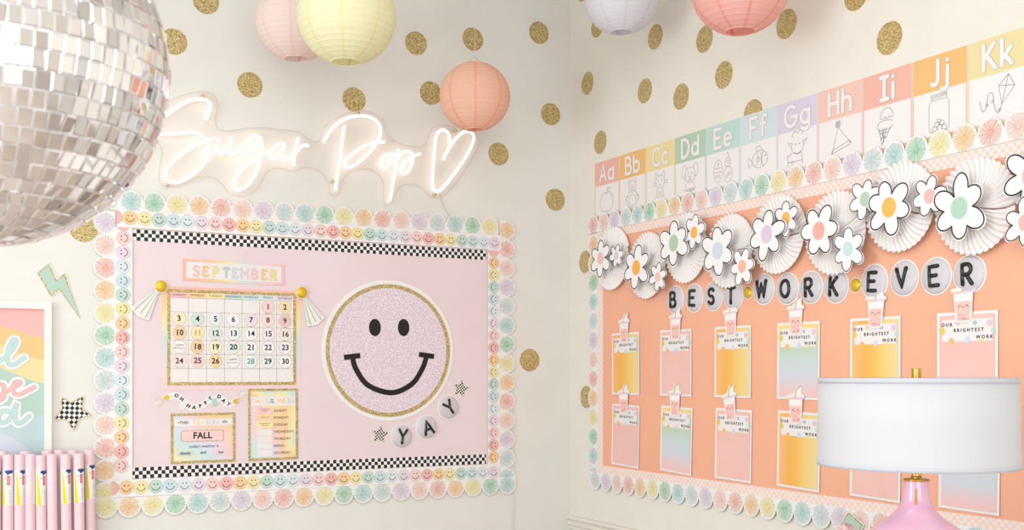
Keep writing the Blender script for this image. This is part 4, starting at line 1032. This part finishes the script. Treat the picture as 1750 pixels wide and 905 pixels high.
DOTM = [G().flat(circle(0, 0, r, 14), 0).mesh('title_dot', mat('title_dot_%d' % q, c)) for q, (x, z, r, c) in enumerate(DOTC)]
KIND_W = {'sunny': 'orange to yellow', 'pink': 'plain pink', 'rainbow': 'rainbow striped'}
POSN = ['nearest the corner', 'second from the corner', 'third from the corner', 'fourth from the corner', 'fifth from the corner', 'nearest the right picture edge']
PU = [.4725, .8325, 1.186, 1.536, 1.884, 2.2325]; PL = [.4715, .8355, 1.1895, 1.5375, 1.8845, 2.239]
UPK = ['sunny', 'pink', 'sunny', 'rainbow', 'sunny', 'pink']; LOK = ['pink', 'rainbow', 'pink', 'sunny', 'pink', 'rainbow']
for row, (us, ks, vz) in enumerate(((PU, UPK, 1.5505), (PL, LOK, 1.2412))):
    for i in range(6):
        kd = ks[i]; rot = [(-.008, .004, 0, .006, 0, 0), (.03, .035, .018, .025, .02, .015)][row][i]
        t = thing('R', 'work_card', '%s work card in the %s row, %s' % (KIND_W[kd], ('upper', 'lower')[row], POSN[i]), 'work card', us[i], vz, .006, rot, 'work cards on the peach board')
        g = G(); w, h = .105, .1335                                  # the sheet curls a little away from the board at its side
        cols = 6
        for a in range(cols+1):
            x = -w+2*w*a/cols; lift = .0008+.006*max(0, abs(x)/w-.55)**1.5
            g.v += [(x, -lift, -h), (x, -lift*.7, h)]
        for a in range(cols): g.face([2*a, 2*a+2, 2*a+3, 2*a+1])
        g.obj('sheet', WHITE, t)
        G().flat(rect(-.0955, -.1245, .0955, .1245), .0032).obj('colour_panel', BODY[kd], t)
        hd = G().flat(rect(-.0855, -.032, .0885, .032), 0).obj('title_panel', PAPER, t, (0, .0036, .080))
        for q, (x, z, r, c) in enumerate(DOTC): put('title_dot', DOTM[q], hd, (x, .0003+.00002*q, z))
        for s, x, z in (('OUR', -.068, .017), ('BRIGHTEST', .008, .0), ('WORK', .062, -.021)):
            text(' '.join(s), .0142, BLACK, hd, x, .0007, z, .0003)

# ---- smiling drink cup cut-outs pinning the cards
PKC = mat('drink_pink', (247, 198, 190)); CUPW = mat('cup_cream', (244, 238, 236)); STRAW = mat('straw_gold', (206, 176, 110), .4, .3)
BLUSH = mat('cheek_blush', (240, 150, 146)); PEARL = mat('pearl_rust', (222, 146, 128))
def cup(label, px0, py0, px1, py1, rot=0, d=.0105):
    u, v = on_right((px0+px1)/2, (py0+py1)/2, d)
    t = thing('R', 'drink_cup_cutout', label, 'cup cutout', u, v, d, rot, 'smiling drink cups on the work cards')
    out = [(-.024, -.064), (.023, -.064), (.029, -.04), (.034, .018), (.042, .022), (.041, .034), (.031, .038), (.029, .052), (.034, .066), (.024, .064), (.004, .062), (-.006, .045), (-.022, .036), (-.041, .034), (-.042, .022), (-.034, .018), (-.029, -.04)]
    G().plate(smooth(out, 2, True), 0, .0014).obj('white_edge', WHITE, t)
    G().flat([(-.0205, -.060), (.0195, -.060), (.0245, -.038), (.0275, -.004), (-.0275, -.004), (-.0245, -.038)], .0017).obj('drink', PKC, t)
    G().flat([(-.0275, -.004), (.0275, -.004), (.030, .018), (-.030, .018)], .0017).obj('milk_foam', CUPW, t)
    G().flat(round_rect(-.038, .018, .038, .026, .003), .0018).obj('lid_rim', ramp_mat('lid_pastel', ((0, (248, 204, 156)), (.4, (240, 200, 200)), (.7, (214, 214, 232)), (1, (226, 210, 228))), 'X'), t)
    G().flat(smooth([(-.018, .027), (-.006, .042), (.008, .056), (.022, .060), (.026, .048), (.028, .034), (.030, .027)], 3), .0017).obj('whipped_cream', CUPW, t)
    G().ribbon([(-.001, .026), (.004, .048), (.014, .059), (.027, .064)], .0042, .0021).obj('straw', STRAW, t)
    g = G()
    for s in (-1, 1): g.ribbon(arc(s*.0115, -.014, .0042, .0035, 190, 350, 5), .0015, .0021, cap=False)
    g.ribbon(arc(0, -.019, .0036, .004, 190, 350, 5), .0014, .0021, cap=False).obj('smiling_face', INK, t)
    for s in (-1, 1): G().flat(circle(s*.0165, -.021, .0028, 10), .0020).obj('cheek', BLUSH, t)
    rnd = random.Random(px0); g = G()
    for i in range(16):
        z = rnd.uniform(-.058, -.026); x = rnd.uniform(-.019, .019); g.flat(circle(x, z, .0013, 7), .0020+i*.00001)
    for i in range(10): g.flat(circle(rnd.uniform(-.018, .018), rnd.uniform(-.058, -.048), .0018, 7), .0022+i*.00001)
    o = g.obj('tapioca_pearls', PEARL, t); o['kind'] = 'stuff'
UPC = [(1057, 536, 1076, 583.6, 0), (1144.5, 527.6, 1164.6, 578, 0), (1235, 517, 1262, 572, -.05), (1345, 508, 1374.7, 571, 0), (1480.8, 492, 1513, 557.6, .02), (1626.6, 474.7, 1666.4, 549, -.02)]
LOC = [(1055, 656.7, 1077, 704.4, 0), (1144, 656, 1162.6, 709, 0), (1234, 660.5, 1260, 716, -.14), (1345, 659, 1375, 723.5, -.02)]
for row, lst in enumerate((UPC, LOC)):
    for i, (a, b, c, d, r) in enumerate(lst):
        cup('smiling pink drink cup on the %s row work card %s' % (('upper', 'lower')[row], POSN[i]), a, b, c, d, r)

# ---- second mint bolt, at the lower border of the peach board
u0, v0 = on_right(1452, 889, .012)
q = [(a-u0, b-v0) for a, b in (on_right(*p, .012) for p in ((1450.8, 872), (1478, 896.5), (1466, 918), (1436, 893)))]
bolt('R', 'mint green bolt with gold edge at the bottom border of the peach board', u0, v0, [q[0], q[1], q[2], (q[2][0]+.05, q[2][1]-.02), (q[2][0]+.02, q[2][1]-.24), (q[2][0]-.04, q[2][1]-.06), q[3]], 0, .012)
# ------------------------------------------------------------------ paper lanterns
def lantern(label, px, py, depth, rpx, c, hole=.30, ribs=20):
    R_ = rpx/F*depth; p = at(px, py, depth)
    o = bpy.data.objects.new('paper_lantern', None); COL.objects.link(o); o.location = p
    tag(o, label, 'paper lantern', 'hanging paper lanterns')
    m = tissue_mat('lantern_%d_%d_%d' % c, c, .34)
    sq = .96
    th0 = math.asin(hole); prof = []
    N = ribs*3
    for i in range(N+1):
        th = th0+(PI-2*th0)*i/N
        k = (i % 3); rr = R_*(1 if k == 0 else .9925)
        prof.append((rr*math.sin(th), -rr*sq*math.cos(th)))
    s = G().lathe(prof, 56).obj('paper_shell', m, o, smooth_shade=True)
    wire = mat('lantern_rib_%d_%d_%d' % c, tuple(int(v*.94) for v in c), .6)
    for i in range(1, ribs):
        th = th0+(PI-2*th0)*i/ribs; r = R_*math.sin(th)*1.0005; z = -R_*sq*math.cos(th)
        n = 40; G().tube([(r*math.cos(2*PI*j/n), r*math.sin(2*PI*j/n), z) for j in range(n+1)], .00085, 4, False).obj('rib', wire, o)
    seam = tissue_mat('lantern_seam_%d_%d_%d' % c, tuple(int(v-(255-v)*.35-3) for v in c), .3)
    for q in range(8):
        a = 2*PI*q/8+.35; g = G(); w = .0045
        for i in range(0, N+1):
            th = th0+(PI-2*th0)*i/N; rr = R_*(1.001 if i % 3 == 0 else .994)
            r, z = rr*math.sin(th), -rr*sq*math.cos(th)
            for s_ in (-1, 1): g.v.append((r*math.cos(a)-s_*w*math.sin(a), r*math.sin(a)+s_*w*math.cos(a), z))
        for i in range(N): g.face([2*i, 2*i+1, 2*i+3, 2*i+2])
        g.obj('paper_seam', seam, o, smooth_shade=True)
    for z in (-1, 1):
        r = R_*math.sin(th0); n = 32
        G().tube([(r*math.cos(2*PI*j/n), r*math.sin(2*PI*j/n), z*R_*sq*math.cos(th0)) for j in range(n+1)], .0016, 5, False).obj('opening_rim', wire, o)
    z1 = R_*sq*math.cos(th0)
    G().tube([(-R_*hole, 0, z1), (0, 0, z1+.03), (R_*hole, 0, z1)], .001, 4).obj('hanger_wire', mat('lantern_wire', (190, 186, 180), .4, .8), o)
    G().tube([(0, 0, z1+.03), (0, 0, CEIL-p.z)], .0008, 4).obj('hanging_thread', mat('clear_thread', (220, 214, 206)), o)
lantern('pale pink paper lantern partly behind the yellow one', 506, 38, 4.15, 68, (252, 233, 227))
lantern('pale yellow paper lantern hanging above the neon sign', 592, 29, 3.75, 84, (250, 245, 210))
lantern('small coral orange paper lantern in front of the neon heart', 811.5, 165, 4.5, 60.5, (255, 211, 188), .26)
lantern('pale lavender paper lantern cut by the picture top', 1062, -3, 4.25, 63.5, (243, 240, 247))
lantern('salmon pink paper lantern cut by the picture top', 1265, -24, 3.55, 85, (254, 200, 190))

# ------------------------------------------------------------------ mirror ball
BZ = 1.2; BR = .2
BC = at(-36, 108, BZ)
ball = bpy.data.objects.new('mirror_ball', None); COL.objects.link(ball); ball.location = BC
tag(ball, 'large silver mirror ball cut by the top left of the picture', 'mirror ball')
G().lathe([(BR*.9945*math.sin(PI*i/48)+1e-5, -BR*.9945*math.cos(PI*i/48)) for i in range(49)], 96).obj('core', mat('ball_grout', (236, 232, 236), .5), ball, smooth_shade=True)
m, nt, b = new_mat('mirror_tile'); MATS['mirror_tile'] = m
b.inputs['Metallic'].default_value = 1; b.inputs['Roughness'].default_value = .04; b.inputs['Base Color'].default_value = (.9, .885, .885, 1)
oi = nt.nodes.new('ShaderNodeObjectInfo'); rp = ramp_node(nt, ((0, (200, 196, 198)), (.3, (238, 234, 236)), (.8, (246, 243, 244)), (1, (226, 218, 216))))
nt.links.new(oi.outputs['Random'], rp.inputs[0]); nt.links.new(rp.outputs[0], b.inputs['Base Color'])
TW, THh, TT = .0133, .0180, .0035
g = G(); bv = .0012
x0, z0 = TW/2, THh/2
g.v = [(-x0, 0, -z0), (x0, 0, -z0), (x0, 0, z0), (-x0, 0, z0), (-x0, -TT+.0008, -z0), (x0, -TT+.0008, -z0), (x0, -TT+.0008, z0), (-x0, -TT+.0008, z0), (-x0+bv, -TT, -z0+bv), (x0-bv, -TT, -z0+bv), (x0-bv, -TT, z0-bv), (-x0+bv, -TT, z0-bv)]
for f in ((8, 9, 10, 11), (4, 5, 9, 8), (5, 6, 10, 9), (6, 7, 11, 10), (7, 4, 8, 11), (0, 1, 5, 4), (1, 2, 6, 5), (2, 3, 7, 6), (3, 0, 4, 7)): g.face(list(f))
tile_me = g.mesh('mirror_tile', m); tv, tf = list(g.v), list(g.f)
rnd = random.Random(11); tiles = []; rows = 33
camv = Vector((CAM[0], CAM[1], CH))
for j in range(rows):
    lat = -PI/2+PI*(j+.5)/rows; cr = math.cos(lat)*BR
    nt_ = max(3, int(2*PI*cr/.0143))
    off = rnd.uniform(0, 1)
    for i in range(nt_):
        lon = 2*PI*(i+off)/nt_
        nrm = Vector((math.cos(lat)*math.cos(lon), math.cos(lat)*math.sin(lon), math.sin(lat)))
        # local -y looks along the normal
        q = Euler((-lat+rnd.gauss(0, .04 if rnd.random() < .8 else .11), 0, lon+PI/2+rnd.gauss(0, .045 if rnd.random() < .8 else .12)), 'XYZ')
        M = Matrix.Translation(nrm*(BR*.985)) @ q.to_matrix().to_4x4()
        w = BC+nrm*BR; dv = w-camv
        fwd = dv.x*ST+dv.y*CT; rt = dv.x*CT-dv.y*ST
        px = CX+F*rt/fwd; py = HY-F*dv.z/fwd
        vis = (-nrm.dot(dv.normalized())) if (-12 < px < 1760 and -12 < py < 920) else -1
        tiles.append((vis, M))
tiles.sort(key=lambda t_: -t_[0])
for vis, M in tiles[:300]:
    o = bpy.data.objects.new('mirror_tile', tile_me); COL.objects.link(o); o.parent = ball; o.matrix_basis = M
g = G()
for vis, M in tiles[300:]:
    b0 = len(g.v); g.v += [tuple(M @ Vector(v)) for v in tv]
    for f in tf: g.face([b0+i for i in f])
o = g.obj('mirror_tiles', m, ball); o['kind'] = 'stuff'
G().lathe([(.0, BR+.035), (.03, BR+.03), (.034, BR-.004), (.02, BR-.006)], 24).obj('hanger_cap', mat('chrome', (210, 210, 214), .2, 1), ball, smooth_shade=True)
G().tube([(0, 0, BR+.03), (0, 0, CEIL-BC.z)], .0015, 6).obj('hanging_cord', mat('dark_cord', (60, 58, 58)), ball)

# ------------------------------------------------------------------ table lamp on a cabinet by the right wall
LZ = 2.6; k = LZ/F
lp = at(1566, HY, LZ); z_of = lambda py: CH-(py-HY)*k
TABLE_Z = .93
t = bpy.data.objects.new('table_lamp', None); COL.objects.link(t); tag(t, 'table lamp with white drum shade, pink glass body and brass fittings', 'lamp')
t.location = (lp.x, lp.y, TABLE_Z)
def zz(py): return z_of(py)-TABLE_Z
SHD = tissue_mat('white_linen_shade', (222, 220, 224), .2)
rt_, rb_ = 164*k*.985, 166*k*.985
zt, zb = zz(645.5), zz(794.5)
sh = G().lathe([(rb_, zb), (rb_*.5+rt_*.5, (zb+zt)/2), (rt_, zt), (rt_-.002, zt), (rb_-.002, zb), (rb_, zb)], 96).obj('lamp_shade', SHD, t, smooth_shade=True)
TRM = tissue_mat('shade_trim', (214, 214, 222), .2)
G().lathe([(rt_+.0002, zt-.012), (rt_+.001, zt-.0118), (rt_+.001, zt+.0004), (rt_-.003, zt+.0004)], 96).obj('top_trim', TRM, sh, smooth_shade=True)
G().lathe([(rb_-.003, zb-.0004), (rb_+.001, zb-.0004), (rb_+.001, zb+.0105), (rb_+.0002, zb+.0107)], 96).obj('bottom_trim', TRM, sh, smooth_shade=True)
G().lathe([(1e-4, zz(629)), (.0105, zz(629)), (.0112, zz(630)), (.0112, zz(648)), (.009, zz(650)), (.004, zz(655))], 24).obj('finial', BRASS, t, smooth_shade=False)
g = G()
for a in range(3):
    an = 2*PI*a/3; g.tube([(0, 0, zt-.012), (rt_*math.cos(an), rt_*math.sin(an), zt-.006)], .0018, 6)
g.tube([(0, 0, zt-.012), (0, 0, zz(808))], .004, 8).obj('harp_spider', BRASS, t)
G().lathe([(.012, zz(795)), (.0125, zz(806)), (.0105, zz(807)), (.0125, zz(809)), (.0105, zz(811)), (.0125, zz(813)), (.012, zz(816)), (.020, zz(816.5)), (.029, zz(817.5)), (.0302, zz(819)), (.029, zz(821)), (.027, zz(821.5))][::-1], 40).obj('brass_collar', BRASS, t, smooth_shade=True)
m, nt, b = new_mat('pink_glass'); MATS['pink_glass'] = m
b.inputs['Base Color'].default_value = lin((240, 186, 214)); b.inputs['Roughness'].default_value = .06; b.inputs['Specular IOR Level'].default_value = .6
b.inputs['Subsurface Weight'].default_value = .15; b.inputs['Subsurface Radius'].default_value = (.05, .03, .04)
b.inputs['Coat Weight'].default_value = .4
body = [(.0285, 821), (.0295, 835), (.032, 850), (.037, 862), (.046, 872), (.060, 882), (.078, 891), (.096, 901), (.112, 913), (.126, 930), (.136, 952), (.138, 975), (.130, 1000), (.112, 1022), (.085, 1036), (.07, 1041), (.07, 1047)]
pr = smooth([(r, zz(py)) for r, py in body], 3); pr = [(r, max(z, .012)) for r, z in pr]
G().lathe(pr[::-1], 64).obj('glass_body', m, t, smooth_shade=True)
G().lathe([(1e-4, 0), (.082, 0), (.082, .010), (.07, .014), (1e-4, .014)], 48).obj('foot_plate', BRASS, t, smooth_shade=False)
# a slim gold inlay bar down the front of the neck
va = math.atan2(CAM[1]-lp.y, CAM[0]-lp.x)-.02; g = G()
for py, r in ((833, .0305), (845, .0318), (859, .0362)):
    for s_ in (-1, 1): g.v.append((r*math.cos(va)+s_*.0030*-math.sin(va), r*math.sin(va)+s_*.0030*math.cos(va), zz(py)))
g.face([0, 2, 3, 1]); g.face([2, 4, 5, 3]); g.obj('gold_inlay', mat('matte_gold', (196, 150, 92), .4, .5), t)

# cabinet the lamp stands on (below the frame) and the fluffy pen beside the lamp
t = bpy.data.objects.new('lamp_cabinet', None); COL.objects.link(t); tag(t, 'white cabinet carrying the pink table lamp', 'cabinet')
t.location = (-.72, lp.y+.05, 0)
G().box(-.3, -.6, .06, .3, .6, TABLE_Z-.03).obj('body', CABM, t); G().box(-.33, -.62, TABLE_Z-.03, .33, .62, TABLE_Z-.0005).obj('worktop', CABM, t); G().box(-.28, -.58, 0, .28, .58, .06).obj('plinth', CABM, t)
for s_ in (-1, 1):
    dd = G().box(-.318, s_*.3-.285, .08, -.3, s_*.3+.285, TABLE_Z-.05).obj('door', WF, t)
    G().box(-.02, -.05, -.008, 0, .05, .008).obj('handle', BRASS, dd, (-.318, -s_*.3, .6))
pp = at(1446, 908, 2.75)
t = bpy.data.objects.new('fluffy_pen', None); COL.objects.link(t); tag(t, 'pale pink fluffy pom-pom pen at the bottom edge left of the lamp', 'pen')
t.location = (pp.x, pp.y, TABLE_Z)
hz = pp.z-TABLE_Z
g = G(); rnd = random.Random(5)
for i in range(520):
    d = Vector((rnd.gauss(0, 1), rnd.gauss(0, 1), rnd.gauss(0, 1))).normalized(); L = .024*rnd.uniform(.8, 1.1); s_ = d.orthogonal().normalized()*.0022
    b0 = len(g.v); c0 = Vector((0, 0, hz)); g.v += [tuple(c0+d*.004+s_*.4), tuple(c0+d*.004-s_*.4), tuple(c0+d*L-s_), tuple(c0+d*L*1.05), tuple(c0+d*L+s_)]
    g.face(list(range(b0, b0+5)))

for i in range(13):
    th = PI*i/12
    for j in range(24):
        k2 = .0205*(1+.06*rnd.uniform(-1, 1)); g.v.append((k2*math.sin(th)*math.cos(2*PI*j/24), k2*math.sin(th)*math.sin(2*PI*j/24), hz-k2*math.cos(th)))
b0 = len(g.v)-13*24
for i in range(12):
    for j in range(24): g.face([b0+i*24+j, b0+i*24+(j+1) % 24, b0+(i+1)*24+(j+1) % 24, b0+(i+1)*24+j])
o = g.obj('fluffy_pompom', tissue_mat('fluff_pink', (252, 226, 222), .25), t); o['kind'] = 'stuff'
G().tube([(0, 0, .006), (0, 0, hz)], .004, 8).obj('pen_barrel', mat('pen_pink', (240, 190, 190), .3), t)
G().lathe([(.001, 0), (.03, 0), (.031, .004), (.012, .006), (.006, .012)], 20).obj('pen_stand', BRASS, t)
for lx, ly in ((-2.3, -2.4), (-2.6, -4.1), (-4.3, -4.1), (-2.6, -6.2), (-4.3, -6.2)):  # a plain panel above each added fill lamp, out of view
    o = G().box(-.78, -.53, 0, .78, .53, .035).obj('added_fill_panel', mat('panel_white', (240, 238, 234))); o.location = (lx, ly, CEIL-.036)
    tag(o, 'flat white panel added above an unseen fill lamp', 'added fill lamp', 'added fill lamp panels')
